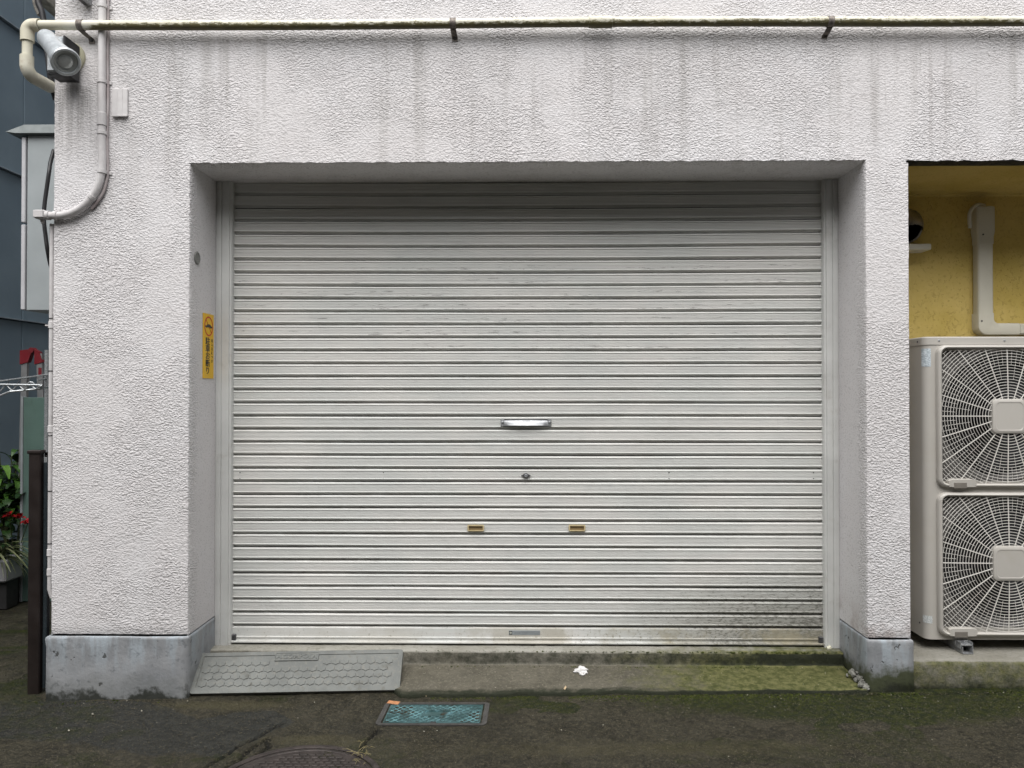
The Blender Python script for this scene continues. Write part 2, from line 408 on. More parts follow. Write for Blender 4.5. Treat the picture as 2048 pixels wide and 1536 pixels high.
# ------------------------------------------------------------------ the building
bld = empty('stucco_building', (XL0, 0, 0), 'off-white rough stucco building with a garage shutter and a blue-grey painted plinth', 'building')
def jit(t, s, a=.0055, f=48): return (vn(np.asarray(t) * f, np.asarray(t) * 0 + s * 3.1, s) - .3) * a
def stucco_wall():
    def lin(a, b, st): return np.linspace(a, b, max(2, int(abs(b - a) / st)) + 1)
    xs = np.unique(np.concatenate([lin(XL0, XA, .02), lin(XA, XB, .02), lin(XB, XC, .02), lin(XC, XD, .03), lin(XD, 5.5, .4)]).round(6))
    z0 = ZP + .007
    zs = np.unique(np.concatenate([lin(z0, ZL, .02), lin(ZL, ZR, .01), lin(ZR, 3.3, .02), lin(3.3, 6.5, .5)]).round(6))
    Xg, Zg = np.meshgrid(xs, zs); Yg = np.zeros_like(Xg)
    xm = (xs[:-1] + xs[1:]) / 2; zm = (zs[:-1] + zs[1:]) / 2
    XM, ZM = np.meshgrid(xm, zm)
    hole = ((XM > XA) & (XM < XB) & (ZM < ZL)) | ((XM > XC) & (XM < XD) & (ZM < ZR))
    e = 1e-4; X2, Z2 = Xg.copy(), Zg.copy()
    def near(a, b): return np.abs(a - b) < e
    m = near(Xg, XA) & (Zg <= ZL + e); X2[m] -= (.003 + jit(Zg, 1))[m]
    m = near(Xg, XB) & (Zg <= ZL + e); X2[m] += (.003 + jit(Zg, 2))[m]
    m = near(Xg, XC) & (Zg <= ZR + e); X2[m] -= (.003 + jit(Zg, 3))[m]
    m = near(Xg, XL0); X2[m] += (.004 + jit(Zg, 4))[m]
    m = near(Zg, ZL) & (Xg >= XA - e) & (Xg <= XB + e); Z2[m] += (.003 + jit(Xg, 5))[m]
    m = near(Zg, ZR) & (Xg >= XC - e) & (Xg <= XD + e); Z2[m] += (.003 + jit(Xg, 6, .009))[m]
    m = near(Zg, zs[0]); Z2[m] += jit(Xg, 7, .003)[m]; Yg[m] += .004
    o = grid_mesh('stucco_wall', np.stack([X2, Yg, Z2], -1), M_STUCCO, mask=~hole)
    put(o, bld)
    def strip(name, line, mat, sh=None):     # line: list of arrays (k points) forming rows
        P = np.stack(line, 0); q = grid_mesh(name, P, mat); put(q, bld); return q
    def col(x, y, z):
        n = max(np.size(x), np.size(y), np.size(z)); return np.stack([np.broadcast_to(x, n), np.broadcast_to(y, n), np.broadcast_to(z, n)], -1).astype(float)
    zj = zs[zs <= ZL + e]; a1, a2 = .003 + jit(zj, 1), .003 + jit(zj, 2)
    ydepth = [.02, .06, .12, .2, YS + .03]
    strip('garage_reveal', [col(XA - a1, 0, zj), col(XA - .001, .004 + jit(zj, 8, .003), zj)] + [col(XA, y, zj) for y in ydepth], M_STUCCO)
    strip('garage_reveal', [col(XB + a2, 0, zj), col(XB + .001, .004 + jit(zj, 9, .003), zj)] + [col(XB, y, zj) for y in ydepth], M_STUCCO)
    xj = xs[(xs >= XA - e) & (xs <= XB + e)]; a5 = .003 + jit(xj, 5)
    strip('lintel_soffit', [col(xj, 0, ZL + a5), col(xj, .004, ZL + .001)] + [col(xj, y, ZL) for y in (.02, .1, .2, YS + .03)], M_STUCCO)
    zc = zs[zs <= ZR + e]; a3 = .003 + jit(zc, 3)
    strip('pier_side', [col(XC - a3, 0, zc), col(XC - .001, .004, zc), col(XC, .02, zc), col(XC, .54, zc)], M_STUCCO)
    za = zs; a4 = .004 + jit(za, 4)
    strip('side_wall', [col(XL0 + a4, 0, za), col(XL0 + .001, .005, za), col(XL0, .03, za), col(XL0, .3, za), col(XL0, 5, za)], M_STUCCO)
stucco_wall()
mb = MB(); mb.box(XL0 + .01, XA - .012, .012, 4.9, -.1, ZP + .02); mb.box(XB + .012, XC - .012, .012, .5, -.1, ZP + .02)
mb.box(XL0 + .02, 5.4, .6, 4.9, -.1, 6.4); mb.box(XA - .005, XB + .005, YS + .06, .6, ZL, ZL + .3)
mb.box(XA - .02, XA - .012, YS, .6, 0, ZL); mb.box(XB + .012, XB + .02, YS, .6, 0, ZL)
mb.box(XD, 5.5, .01, .6, -.1, ZP + .02)
part(mb, 'inner_core', M_GAP, bld)  # hidden core, added to keep light out behind the walls and joints

def plinth(path, nrm, name='plinth', ztop=ZP):
    """swept painted cement skirting: path of plan points with outward normals"""
    pts = []; ns = []
    for i in range(len(path) - 1):
        a, b = Vector(path[i]), Vector(path[i + 1]); k = max(1, int((b - a).length / .03))
        for j in range(k + (i == len(path) - 2)):
            p = a.lerp(b, j / k); pts.append(p); n = Vector(nrm[i])
            if j == 0 and i > 0: n = (Vector(nrm[i]) + Vector(nrm[i - 1]))
            ns.append(n)
    rows = []
    prof = [(-.012, 0), (-.003, 0), (0, -.004), (.0008, -.012), (0, -.05), (0, -.10), (0, -.14), (0, -.18), (0, -.22), (0, -.26), (0, -.45)]
    for q, (o, h) in enumerate(prof):
        row = []
        for i, (p, n) in enumerate(zip(pts, ns)):
            w = (vn(i * .43, q * .8, 21) - .5) * .004 if q > 1 else (vn(i * .6, 3, 5) - .5) * .002
            row.append((p.x + n.x * (o + w), p.y + n.y * (o + w), ztop + h + ((vn(i * .35, 1, 2) - .5) * .003 if q < 4 else 0)))
        rows.append(row)
    o = grid_mesh(name, np.array(rows), M_PLINTH, smooth=True); put(o, bld); return o
o_ = .012
plinth([(XL0 - o_, 4.5), (XL0 - o_, -o_), (XA + .003, -o_), (XA + .003, YS)], [(-1, 0), (0, -1), (1, 0)])
plinth([(XB - .003, YS), (XB - .003, -o_), (XC + .004, -o_), (XC + .004, .53)], [(-1, 0), (0, -1), (1, 0)])

# yellow recess on the right
def yellow():
    t = NT('yellow_render', .8, spec=.25); 
    c = t.mix(t.rng(t.noise(3, 4, .6), .35, .65), (.50, .375, .10), (.60, .46, .155))
    fl = t.noise(75, 3, .6, .6, src=t.map((1.3, 1, 1)))
    c = t.mix(t.mul(t.rng(fl, .57, .68), .28), c, (.28, .19, .05))
    t.base(c); t.bump(t.mth('SUBTRACT', t.noise(14, 3), t.mul(t.rng(fl, .55, .68), .5)), .004, .8); return t.m
M_YEL = yellow()
YW = .54
mb = MB(); mb.box(XC - .3, XD, YW, YW + .05, 0, ZR + .1); part(mb, 'yellow_wall', M_YEL, bld, label='mustard yellow trowelled wall at the back of the recess')
mb = MB(); mb.box(XC, XD, .05, YW, ZR - .0005, ZR + .08); mb.tube([(XC, YW, ZR), (XD, YW, ZR)], .012, 8, False); part(mb, 'recess_soffit', M_YEL, bld, label='mustard yellow underside over the recess')
mb = MB(); n = 90
top = [(XC + (XD - XC) * i / n, .002, ZR + .003 + float(jit(XC + (XD - XC) * i / n, 6, .009))) for i in range(n + 1)]
bot = [(p[0], .03, ZR + .0005 - .004 * random.random()) for p in top]; bk = [(p[0], .056 + .004 * random.random(), ZR - .002) for p in top]
mb.loft([top, bot, bk], False, False, False)
part(mb, 'drip_edge', simple('mildewed_edge', (.035, .032, .022), .9, var=.6, scale=40, bump=.004, bscale=80), bld, label='black mildewed drip edge over the recess')
mb = MB(); mb.box(XD, XD + .02, .004, YW, -.1, ZR); part(mb, 'pier_side', M_STUCCO, bld)

# concrete slab under the air conditioner
def slab():
    z1 = Z(1322, .02, 1900); xs = np.arange(XC + .004, XD + .01, .012)
    prof = [(.02, -.1), (.018, 0.03), (.017, .07), (.018, z1 - .02), (.022, z1 - .006), (.032, z1), (.06, z1 + .001), (.12, z1), (.25, z1), (.53, z1)]
    P = []; mo = []; dk = []
    for y, z in prof:
        P.append([(x, y + (fbm(x * 30, z * 30, 3, 3) - .5) * .008 * (z < z1), z + (fbm(x * 25, y * 25, 3, 7) - .5) * .005) for x in xs])
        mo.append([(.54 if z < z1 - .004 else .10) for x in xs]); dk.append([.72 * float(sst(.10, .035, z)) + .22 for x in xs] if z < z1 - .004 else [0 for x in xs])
    o = grid_mesh('concrete_slab', np.array(P), M_CONC, attrs={'moss': np.array(mo), 'dark': np.array(dk), 'soil': np.array([[.5 if z < z1 - .004 else .25] * len(xs) for y, z in prof])}, smooth=True)
    tag(o, 'low mossy concrete slab under the air conditioner', kind='structure'); return z1
ZSLAB = slab()

# doorstep: sill, riser and sloping apron in front of the shutter
ZSILL = Z(1290, YS - .01, 1000)
def doorstep():
    xs = np.arange(XA + .002, XB - .001, .0075); n = len(xs)
    yr = .222; zt = ZSILL
    zrb = Z(1331, yr, 1300)
    rows = []
    base = [(YS + .05, zt, 0), (YS - .03, zt, 0), (YS - .06, zt - .0005, 0), (yr + .012, zt - .002, 1), (yr + .004, zt - .005, 1), (yr, zt - .012, 2), (yr - .002, zt - .03, 2), (yr - .002, zt - .05, 2), (yr - .003, zrb + .006, 2), (yr - .010, zrb, 3)]
    na = 34
    for i in range(1, na + 1): base.append((yr - .010 - (yr - .010 + .012) * i / na, None, 4))
    base += [(-.016, None, 5), (-.022, None, 6)]
    P = []; mo = []; dk = []; so = []
    gx = GA * (xs + 1.8)
    ragged = (fbm(xs * 6, xs * 0, 4, 9) - .5) * .045 - .012 * sst(.0, -.5, xs) + .085 * sst(-.52, -.60, xs)
    for (y, z, k) in base:
        yy = np.full(n, y); 
        if k <= 3: zz = np.full(n, z) + (fbm(xs * 22, yy * 22, 3, 3) - .5) * .005
        if k == 1: yy = yy + (fbm(xs * 35, xs * 0 + z, 3, 5) - .5) * .010
        if k == 2: yy = yy + (fbm(xs * 35, xs * 0 + z * 30, 3, 5) - .5) * .007
        if k >= 4:
            tt = (yr - .010 - y) / (yr - .010 + .012); edge = yr - .010 + (-.012 + ragged - (yr - .010)) * min(tt, 1)
            yy = edge + (0 if k == 4 else (-.004 if k == 5 else -.008))
            lip = gx + .017
            zz = zrb + (lip - zrb) * min(tt, 1) + (fbm(xs * 16, yy * 16, 4, 6) - .5) * .006
            if k == 5: zz = lip - .008
            if k == 6: zz = gx - .02
        m = .04 + .92 * sst(-.1, 1.3, xs) * (1 if k >= 3 else .8) * (.9 if k != 0 else .7)
        if k in (1, 2): m = m * .9 + .25 * fbm(xs * 3, xs * 0, 3, 1)
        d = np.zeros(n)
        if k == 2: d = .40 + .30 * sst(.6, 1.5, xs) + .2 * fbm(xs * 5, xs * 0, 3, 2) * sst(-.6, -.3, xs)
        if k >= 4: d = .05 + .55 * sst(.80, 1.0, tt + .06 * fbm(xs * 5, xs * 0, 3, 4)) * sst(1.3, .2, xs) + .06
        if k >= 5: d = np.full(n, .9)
        P.append(np.stack([xs, yy, zz], -1)); mo.append(m); dk.append(d); so.append(np.full(n, 0.0 if k < 2 else (.7 if k == 2 else .92)))
    o = grid_mesh('doorstep', np.array(P), M_CONC, attrs={'moss': np.array(mo), 'dark': np.array(dk), 'soil': np.array(so)}, smooth=True)
    tag(o, 'weathered concrete sill and mossy sloping apron before the shutter', kind='structure')
doorstep()

# ------------------------------------------------------------------ roller shutter
def slat_mat():
    t = NT('shutter_enamel', .5, spec=.35); x, y, z = t.xyz()
    c = t.mix(t.rng(t.noise(2.2, 4, .6, src=t.map((1, 1, 2))), .35, .65), (.595, .605, .585), (.655, .65, .625))
    c = t.mix(t.mul(t.rng(t.noise(1, 4, .6, src=t.map((3, 3, 60))), .45, .65), .25), c, (.52, .50, .49))
    # rubbed dashes on the middle slats
    d1 = t.noise(1, 4, .7, src=t.map((16, 1, 190))); d2 = t.noise(1, 2, .5, src=t.map((1.6, 1, 60)))
    fr = t.mth('FRACT', t.mth('DIVIDE', t.mth('SUBTRACT', z, ZB), PITCHZ))
    dm = t.mul(t.rng(d1, .57, .63), t.rng(d2, .47, .56), t.rng(z, 1.42, 1.6), t.rng(z, 2.05, 1.93), t.rng(fr, .16, .20), t.rng(fr, .62, .56))
    c = t.mix(t.mul(dm, .75), c, (.13, .125, .12))
    # mildew creeping over the lower right corner
    mz = t.rng(z, ZB + .52, ZB - .06); mx = t.rng(x, -.25, 1.35)
    k = t.mul(mz, mx); n = t.noise(1, 6, .72, src=t.map((16, 1, 120)))
    mm = t.rng(t.mth('ADD', t.mul(t.mth('SUBTRACT', n, .5), .8), k), .12, 1.1)
    c = t.mix(t.mul(mm, .74), c, (.20, .195, .165)); c = t.mix(t.mul(t.rng(t.mth('ADD', t.noise(1, 5, .7, src=t.map((60, 1, 150))), t.mul(k, .3)), .72, .86), .6), c, (.05, .048, .036))
    c = t.mix(t.mul(t.rng(t.noise(70, 4, .7), .58, .68), t.rng(z, ZB + .03, ZB - .02), t.rng(x, -1.5, 1.2, .35, 1)), c, (.17, .155, .11))
    c = t.mix(t.mul(t.rng(z, ZB + .004, ZB - .004), t.rng(t.noise(5, 5, .7), .40, .62), t.rng(x, -1.2, 1.3, .15, .85)), c, (.33, .30, .22))
    gr = t.mul(t.rng(fr, .90, .99), t.rng(t.noise(1, 4, .7, src=t.map((5, 1, 30))), .42, .6)); c = t.mix(t.mul(gr, .5), c, (.28, .27, .24))
    t.base(c); t.rough(t.rng(t.noise(8, 4), .3, .7, .45, .65))
    t.bump(t.noise(3, 3, .5, src=t.map((1, 1, 3))), .006, .35); return t.m
PITCHZ = (Z(388, YS) - Z(1254, YS)) / 33
ZB = Z(1254, YS)
M_SLAT = slat_mat()
M_STEEL = simple('brushed_steel', (.36, .37, .385), .42, .5, var=.04, scale=30)
M_CHROME = simple('chrome', (.46, .48, .49), .25, .5, var=.05, scale=30)
M_GALV = simple('galvanised_steel', (.34, .35, .36), .5, .6, var=.25, scale=40, dirt=((.12, .11, .09), .6))
M_DARKZINC = simple('dark_zinc', (.10, .10, .105), .45, .6, var=.3, scale=60)
M_GUIDE = simple('guide_enamel', (.57, .575, .56), .4, 0, var=.08, scale=4, dirt=((.35, .33, .3), .5))
XSL, XSR = X(463, YS - .01), X(1647, YS - .01)
mb = MB(); mb.box(XSL - .02, XSR + .02, YS + .012, YS + .016, ZSILL, ZL + .05)
shut = part(mb, 'roller_shutter', simple('slat_joint_shadow', (.03, .03, .03), .8), bld, label='closed pale grey steel roller shutter')
PR = [(.0095, .0), (.003, -.0008), (-.003, -.0025), (-.0062, -.0060), (-.0066, -.0095), (-.0022, -.0118), (-.0042, -.0135), (-.0044, -.0185), (-.0022, -.0196), (-.0044, -.0208),
      (-.0045, -.0258), (-.0022, -.0270), (-.0045, -.0282), (-.0046, -.0330), (-.0022, -.0342), (-.0046, -.0354), (-.0044, -.0410), (-.0028, -.0422), (-.0060, -.0450), (-.0066, -.0485), (-.0050, -.0505), (.0050, -.0520), (.0078, -.0545), (.0080, -.0600), (.0095, -.0602)]
NS = 12
def slat(i):
    """i = 0 is the slat just above the bottom rail"""
    ztop = ZB + PITCHZ * (i + 1) - .0008
    sag0 = .0075 * float(sst(16, 33, i)) 
    mb = MB(); rings = []
    for k in range(NS + 1):
        u = k / NS; x = XSL - .012 + (XSR - XSL + .024) * u; sag = sag0 * 4 * u * (1 - u) * (1.15 - .3 * u)
        dy = (vn(u * 7, i * 1.7, 4) - .5) * .0035; dz = (vn(u * 5, i * 2.3, 9) - .5) * .0022
        rings.append([(x, YS + y + dy, min(ztop + z * PITCHZ / .0632 - sag + dz, ZL + .002)) for y, z in PR])
    mb.loft(rings, False, False, False)
    me = bpy.data.meshes.new('slat'); me.from_pydata(mb.v, [], mb.f); me.materials.append(M_SLAT); fix_normals(me)
    o = bpy.data.objects.new('slat', me); COL.objects.link(o); put(o, shut); return o
for i in range(34): slat(i)
# bottom rail
mb = MB(); prof = [(.006, ZB - .001), (-.006, ZB - .003), (-.008, ZB - .006), (-.008, ZB - .046), (-.012, ZB - .048), (-.012, ZB - .053), (-.008, ZB - .055), (-.009, ZB - .064), (-.026, ZB - .067), (-.026, ZB - .072), (-.003, ZB - .073)]
mb.loft([[(x, YS + y, z) for y, z in prof] for x in np.linspace(XSL + .004, XSR - .006, 13)], False, False, False)
part(mb, 'bottom_rail', M_SLAT, shut)
for xx in (XSL + .006, XSR - .030):
    mb = MB(); mb.box(xx, xx + .022, YS - .018, YS + .002, ZB - .066, ZB - .036, .003); part(mb, 'end_cap', M_DARKZINC, shut)
# guide rails: C channel with a lip
for s, px0, px1 in ((-1, 440, 463), (1, 1672, 1648)):
    xo, xi = (XA + .0006 if s < 0 else XB - .0006), X(px1, YS - .03); z0 = ZSILL + .001; sg = -s
    mb = MB(); pl = [(xo, YS + .04), (xo, YS - .034), (xo + sg * .004, YS - .037), (xo + sg * .026, YS - .037), (xo + sg * .028, YS - .032), (xo + sg * .0315, YS - .032), (xo + sg * .033, YS - .037), (xi - sg * .012, YS - .037), (xi - sg * .010, YS - .030), (xi - sg * .003, YS - .030), (xi, YS - .026), (xi, YS + .01)]
    mb.loft([[(a, b, z) for a, b in pl] for z in (z0, ZL)], False, False, False)
    part(mb, 'guide_rail', M_GUIDE, shut, smooth=50)
mb = MB(); p = W(1658, 1291, YS - .04); mb.lathe([(0, -.005), (.009, -.004), (.011, .002), (.006, .012), (0, .014)], Matrix.Translation((p.x, p.y - .004, ZSILL + .004)) @ Matrix.Rotation(R(25), 4, 'X'), 10)
mb.lathe([(0, 0), (.009, 0), (.009, .014), (0, .018)], Matrix.Translation((p.x - .014, p.y - .008, ZSILL + .004)) @ Matrix.Rotation(R(80), 4, 'Y'), 10)
part(mb, 'rail_foot_clip', simple('cream_plastic', (.62, .60, .47), .5), shut, smooth=40, label='cream plastic clip at the foot of the right guide rail')
# hand hold
YH = YS - .010
c = W(1052, 846, YH); hw = (X(1103, YH) - X(1002, YH)) / 2; hh = .018
mb = MB(); mb.box(c.x - hw, c.x + hw, YH + .001, YH + .006, c.z - hh, c.z + hh, .002)
h = part(mb, 'pull_handle', M_DARKZINC, shut, label='polished steel pull handle on the middle slat')
mb = MB(); pr = []
for k in range(17):
    u = k / 16; x = c.x - hw + .014 + (2 * hw - .028) * u; bow = .008 * math.sin(math.pi * u) ** .7 + .002; top_ = c.z + hh * .60 + .004 * math.sin(math.pi * u)
    pr.append([(x, YH - .001, top_), (x, YH - bow * .35 - .001, top_ - .002), (x, YH - bow * .9, c.z), (x, YH - bow * 1.5, c.z - hh * .62), (x, YH - bow * 1.2, c.z - hh * .8), (x, YH + .001, c.z - hh * .72), (x, YH + .001, top_ - .002)])
mb.loft(pr)
part(mb, 'handle_plate', M_STEEL, shut, smooth=40, label='bright bowed steel plate of the pull handle')
for s in (-1, 1):
    xx = c.x + s * (hw - .009)
    mb = MB(); mb.box(xx - .009, xx + .009, YH - .004, YH + .001, c.z - hh + .001, c.z + hh - .001, .003)
    mb.lathe([(.005, 0), (.005, .003), (.002, .0045)], Matrix.Translation((xx, YH - .004, c.z + .004)) @ Matrix.Rotation(R(90), 4, 'X'), 10)
    part(mb, 'handle_bracket', M_GALV, shut)
# lock
c = W(1052, 951, YH); mb = MB()
mb.add([(c.x - .025, YH, c.z), (c.x, YH, c.z + .013), (c.x + .025, YH, c.z), (c.x, YH, c.z - .014), (c.x - .019, YH - .005, c.z), (c.x, YH - .005, c.z + .009), (c.x + .019, YH - .005, c.z), (c.x, YH - .005, c.z - .010)],
       [(0, 1, 5, 4), (1, 2, 6, 5), (2, 3, 7, 6), (3, 0, 4, 7), (4, 5, 6, 7), (0, 3, 2, 1)])
part(mb, 'lock_plate', M_DARKZINC, shut, label='dark diamond shaped lock plate')
mb = MB(); mb.lathe([(.008, 0), (.008, .004), (.0065, .0055), (.003, .0058), (.003, .004), (0, .004)], Matrix.Translation((c.x, YH - .005, c.z)) @ Matrix.Rotation(R(90), 4, 'X'), 16)
part(mb, 'lock_cylinder', M_STEEL, shut, smooth=30)
# finger pulls
M_BEIGE = simple('beige_plastic', (.52, .43, .25), .5, var=.06); M_BEIGED = simple('beige_plastic_recess', (.42, .33, .18), .6)
for px in (951.5, 1154):
    c = W(px, 1056, YH); w2, h2 = .0405, .0155
    o1 = rrect(c.x, c.z, w2, h2, .005, 3); i1 = rrect(c.x, c.z, w2 - .007, h2 - .005, .003, 3)
    mb = MB(); mb.loft([[(a, YH, b) for a, b in o1], [(a, YH - .004, b) for a, b in rrect(c.x, c.z, w2 - .001, h2 - .001, .005, 3)], [(a, YH - .004, b) for a, b in i1], [(a, YH + .0028, b) for a, b in i1]], False, False)
    part(mb, 'finger_pull', M_BEIGE, shut, label='recessed beige finger pull')
    mb = MB(); mb.loft([[(a, y, b) for a, b in rrect(c.x, c.z, w2 - .0065, h2 - .0045, .003, 3)] for y in (YH + .0018, YH + .0026)]); mb.box(c.x - w2 + .008, c.x + w2 - .008, YH - .003, YH + .001, c.z + h2 - .0085, c.z + h2 - .0046); part(mb, 'pull_recess', simple('pull_shade_brown', (.20, .14, .065), .6), shut)  # darker brown paints the shade inside the shallow pull
# rivets
for px in (480, 767, 1338, 1627):
    for dy in (-6, 6):
        c = W(px, 951 + dy, YS - .005); mb = MB(); mb.lathe([(.0028, -.002), (.0028, .001), (.001, .002)], Matrix.Translation(c) @ Matrix.Rotation(R(90), 4, 'X'), 8); part(mb, 'rivet', M_DARKZINC, shut)
# maker's plate
c = W(1049, 1265.5, YS - .009); mb = MB(); mb.box(c.x - .075, c.x + .075, YS - .0095, YS - .0078, c.z - .011, c.z + .011, .0006)
part(mb, 'maker_plate', simple('plate_aluminium', (.30, .325, .34), .45, .3), shut, label='small grey maker plate with a round emblem')
mb = MB(); mb.box(c.x - .073, c.x - .059, YS - .0101, YS - .0096, c.z - .009, c.z + .009); part(mb, 'plate_emblem', simple('plate_dark', (.07, .075, .075), .6), shut)
mb = MB(); mb.lathe([(.0055, 0), (.0055, .0004)], Matrix.Translation((c.x - .066, YS - .0101, c.z)) @ Matrix.Rotation(R(90), 4, 'X'), 14); part(mb, 'emblem_disc', simple('plate_pale', (.36, .38, .34), .5), shut)
mb = MB(); mb.box(c.x - .048, c.x - .020, YS - .0100, YS - .0096, c.z - .005, c.z + .004); mb.box(c.x - .012, c.x + .066, YS - .0100, YS - .0096, c.z - .0048, c.z - .0030); mb.box(c.x - .012, c.x + .045, YS - .0100, YS - .0096, c.z + .002, c.z + .0035)
part(mb, 'plate_print', simple('plate_print', (.22, .24, .25), .5), shut)

# ------------------------------------------------------------------ text helper
def text_mesh(body, size, mat, M, extrude=.0004, name='lettering', parent=None, bold=0.0, sx=1.0):
    cu = bpy.data.curves.new(name, 'FONT'); cu.body = body; cu.size = size; cu.extrude = extrude; cu.offset = bold
    cu.align_x = 'CENTER'; cu.align_y = 'CENTER'; cu.resolution_u = 2
    tmp = bpy.data.objects.new('tmp', cu); COL.objects.link(tmp); dg = bpy.context.evaluated_depsgraph_get(); dg.update()
    me = bpy.data.meshes.new_from_object(tmp.evaluated_get(dg)); bpy.data.objects.remove(tmp)
    me.transform(M @ Matrix.Diagonal((sx, 1, 1, 1))); me.materials.clear(); me.materials.append(mat); me.name = name
    o = bpy.data.objects.new(name, me); COL.objects.link(o)
    if parent: put(o, parent)
    return o

# ------------------------------------------------------------------ no parking sticker on the left reveal
ya = (X(405, 0) - 0)  # placeholder for readability
def on_left_reveal(px, py):          # the reveal is the plane x = XA
    d = ray(px, py); t = (XA - CAM.x) / d.x; return CAM + d * t
a, b = on_left_reveal(405, 628), on_left_reveal(426, 628); zt = on_left_reveal(416, 628).z; zb = on_left_reveal(416, 757).z
ym, yhw, zm, zh = (a.y + b.y) / 2, (b.y - a.y) / 2, (zt + zb) / 2, (zt - zb) / 2
stk = empty('no_parking_sign', (XA + .002, ym, zb), 'tall yellow Japanese no parking sign on the left garage reveal', 'sign')
mb = MB(); mb.box(XA + .001, XA + .004, ym - yhw, ym + yhw, zm - zh, zm + zh, .0008)
part(mb, 'sign_plate', simple('sign_yellow', (.80, .48, .012), .45, var=.05), stk)
MR = Matrix.Translation((XA + .0044, ym, zm)) @ Matrix(((0, 0, 1, 0), (1, 0, 0, 0), (0, 1, 0, 0), (0, 0, 0, 1)))   # local x -> world y, local y -> world z, local z -> world x
M_INK = simple('sign_black_ink', (.02, .018, .015), .5); M_RED = simple('sign_red_ink', (.55, .045, .02), .5)
rc = yhw * .80; zc = zh - .135 * 2 * zh * .5 - rc * .35
zc = zh - rc - .012
def ringmb(r0, r1, cx, cy, h, n=36):
    m = MB(); rings = [[MR @ Vector((cx + r * math.cos(2 * math.pi * k / n), cy + r * math.sin(2 * math.pi * k / n), hh_)) for k in range(n)] for r, hh_ in ((r0, 0), (r0, h), (r1, h), (r1, 0))]
    m.loft(rings, False, False); return m
part(ringmb(rc, rc * .86, 0, zc, .0005), 'prohibition_ring', M_RED, stk)
mb = MB(); mb.box(-rc * .88, rc * .88, -rc * .035, rc * .035, 0, .0007, M=MR @ Matrix.Translation((0, zc, 0)) @ Matrix.Rotation(R(-45), 4, 'Z')); part(mb, 'prohibition_bar', M_RED, stk)
mb = MB(); cp = [(-.52, -.10), (-.50, .06), (-.30, .10), (-.17, .26), (.20, .26), (.34, .09), (.50, .04), (.52, -.10), (.40, -.10), (.36, -.17), (.28, -.17), (.24, -.10), (-.24, -.10), (-.28, -.17), (-.36, -.17), (-.40, -.10)]
mb.loft([[MR @ Vector((u * rc * 1.55, zc + v * rc * .85 - .001, h)) for u, v in cp] for h in (0, .0011)]); part(mb, 'car_pictogram', M_INK, stk)
ty = zc - rc - .026; chs = '駐車お断り'; stp = (ty + zh - .014) / 4.6
sz = stp * 1.08
for k, ch in enumerate(chs):
    text_mesh(ch, sz, M_INK, MR @ Matrix.Translation((-yhw * .16, ty - stp * k, 0)), .0004, 'lettering', stk, bold=.0005, sx=1.35)
for k, ch in enumerate('出入口につき'):
    text_mesh(ch, sz * .46, M_INK, MR @ Matrix.Translation((yhw * .66, ty + .006 - stp * .56 * k, 0)), .0004, 'small_lettering', stk, bold=.0003)
# round grey disc on the same reveal
c = on_left_reveal(393.5, 516); mb = MB(); mb.lathe([(.030, -.001), (.030, .003), (.024, .006), (.022, .004), (0, .004)], Matrix.Translation((XA, c.y, c.z)) @ Matrix.Rotation(R(90), 4, 'Y'), 24)
tag(mb.build('round_cap', simple('cap_grey', (.20, .20, .19), .6, var=.2, scale=60), smooth=40), 'small round grey cover high on the left garage reveal', 'cover')

# ------------------------------------------------------------------ long PVC pipe along the facade
def pvc(mould=True):
    t = NT('mouldy_pvc' if mould else 'clean_pvc', .45, spec=.4); x, y, z = t.xyz()
    c = t.mix(t.rng(t.noise(5, 4), .35, .65), (.60, .57, .45), (.70, .68, .59))
    if mould:
        nrm = t.N('ShaderNodeNewGeometry').outputs['Normal']; s = t.N('ShaderNodeSeparateXYZ'); t.L(nrm, s.inputs[0])
        lowr = t.mth('MULTIPLY', s.outputs[2], -1)
        k = t.mth('ADD', lowr, t.mul(t.mth('SUBTRACT', t.noise(1, 6, .75, src=t.map((34, 90, 90))), .5), 3.4))
        k = t.mth('ADD', k, t.mul(t.mth('SUBTRACT', t.noise(2.4, 2), .5), 1.6))
        k = t.mth('ADD', k, t.rng(x, -1.95, -1.83, -1.3, .08))
        c = t.mix(t.rng(k, .05, .45), c, t.mix(t.rng(t.noise(28, 4), .35, .65), (.085, .066, .032), (.040, .034, .024)))
        c = t.mix(t.mul(t.rng(k, -.2, .2), .3), c, (.28, .26, .12))
    else:
        c = t.mix(t.mul(t.rng(t.noise(14, 5, .7), .52, .7), .5), c, (.34, .27, .19))
    t.base(c); t.rough(t.rng(t.noise(30, 3), .3, .7, .35, .6)); return t.m
M_PVCM, M_PVC = pvc(True), pvc(False)
YP = -.046
pl_, pr_ = W(160, 51, YP), W(2040, 41, YP)
def pz(x): return pl_.z + (pr_.z - pl_.z) * (x - pl_.x) / (pr_.x - pl_.x) + .0035 * math.sin(x * 2.1 + .6)
rp = .0205
pipe = empty('drain_pipe', (pl_.x, YP, pl_.z), 'long horizontal cream plastic pipe with brown mould along the facade', 'pipe')
xe = X(55, YP, 50)
pts = [(x, YP, pz(x)) for x in np.linspace(xe + .045, 5.2, 60)]
mb = MB(); mb.tube(pts, rp, 20); part(mb, 'pipe_run', M_PVCM, pipe, smooth=40)
cx_ = X(1201, YP, 45); mb = MB(); mb.tube([(cx_ + dx, YP, pz(cx_)) for dx in (-.052, -.050, -.03, .03, .050, .052)], [rp + .001, rp + .004, rp + .0046, rp + .0046, rp + .004, rp + .001], 20)
part(mb, 'pipe_coupling', M_PVCM, pipe, smooth=25)
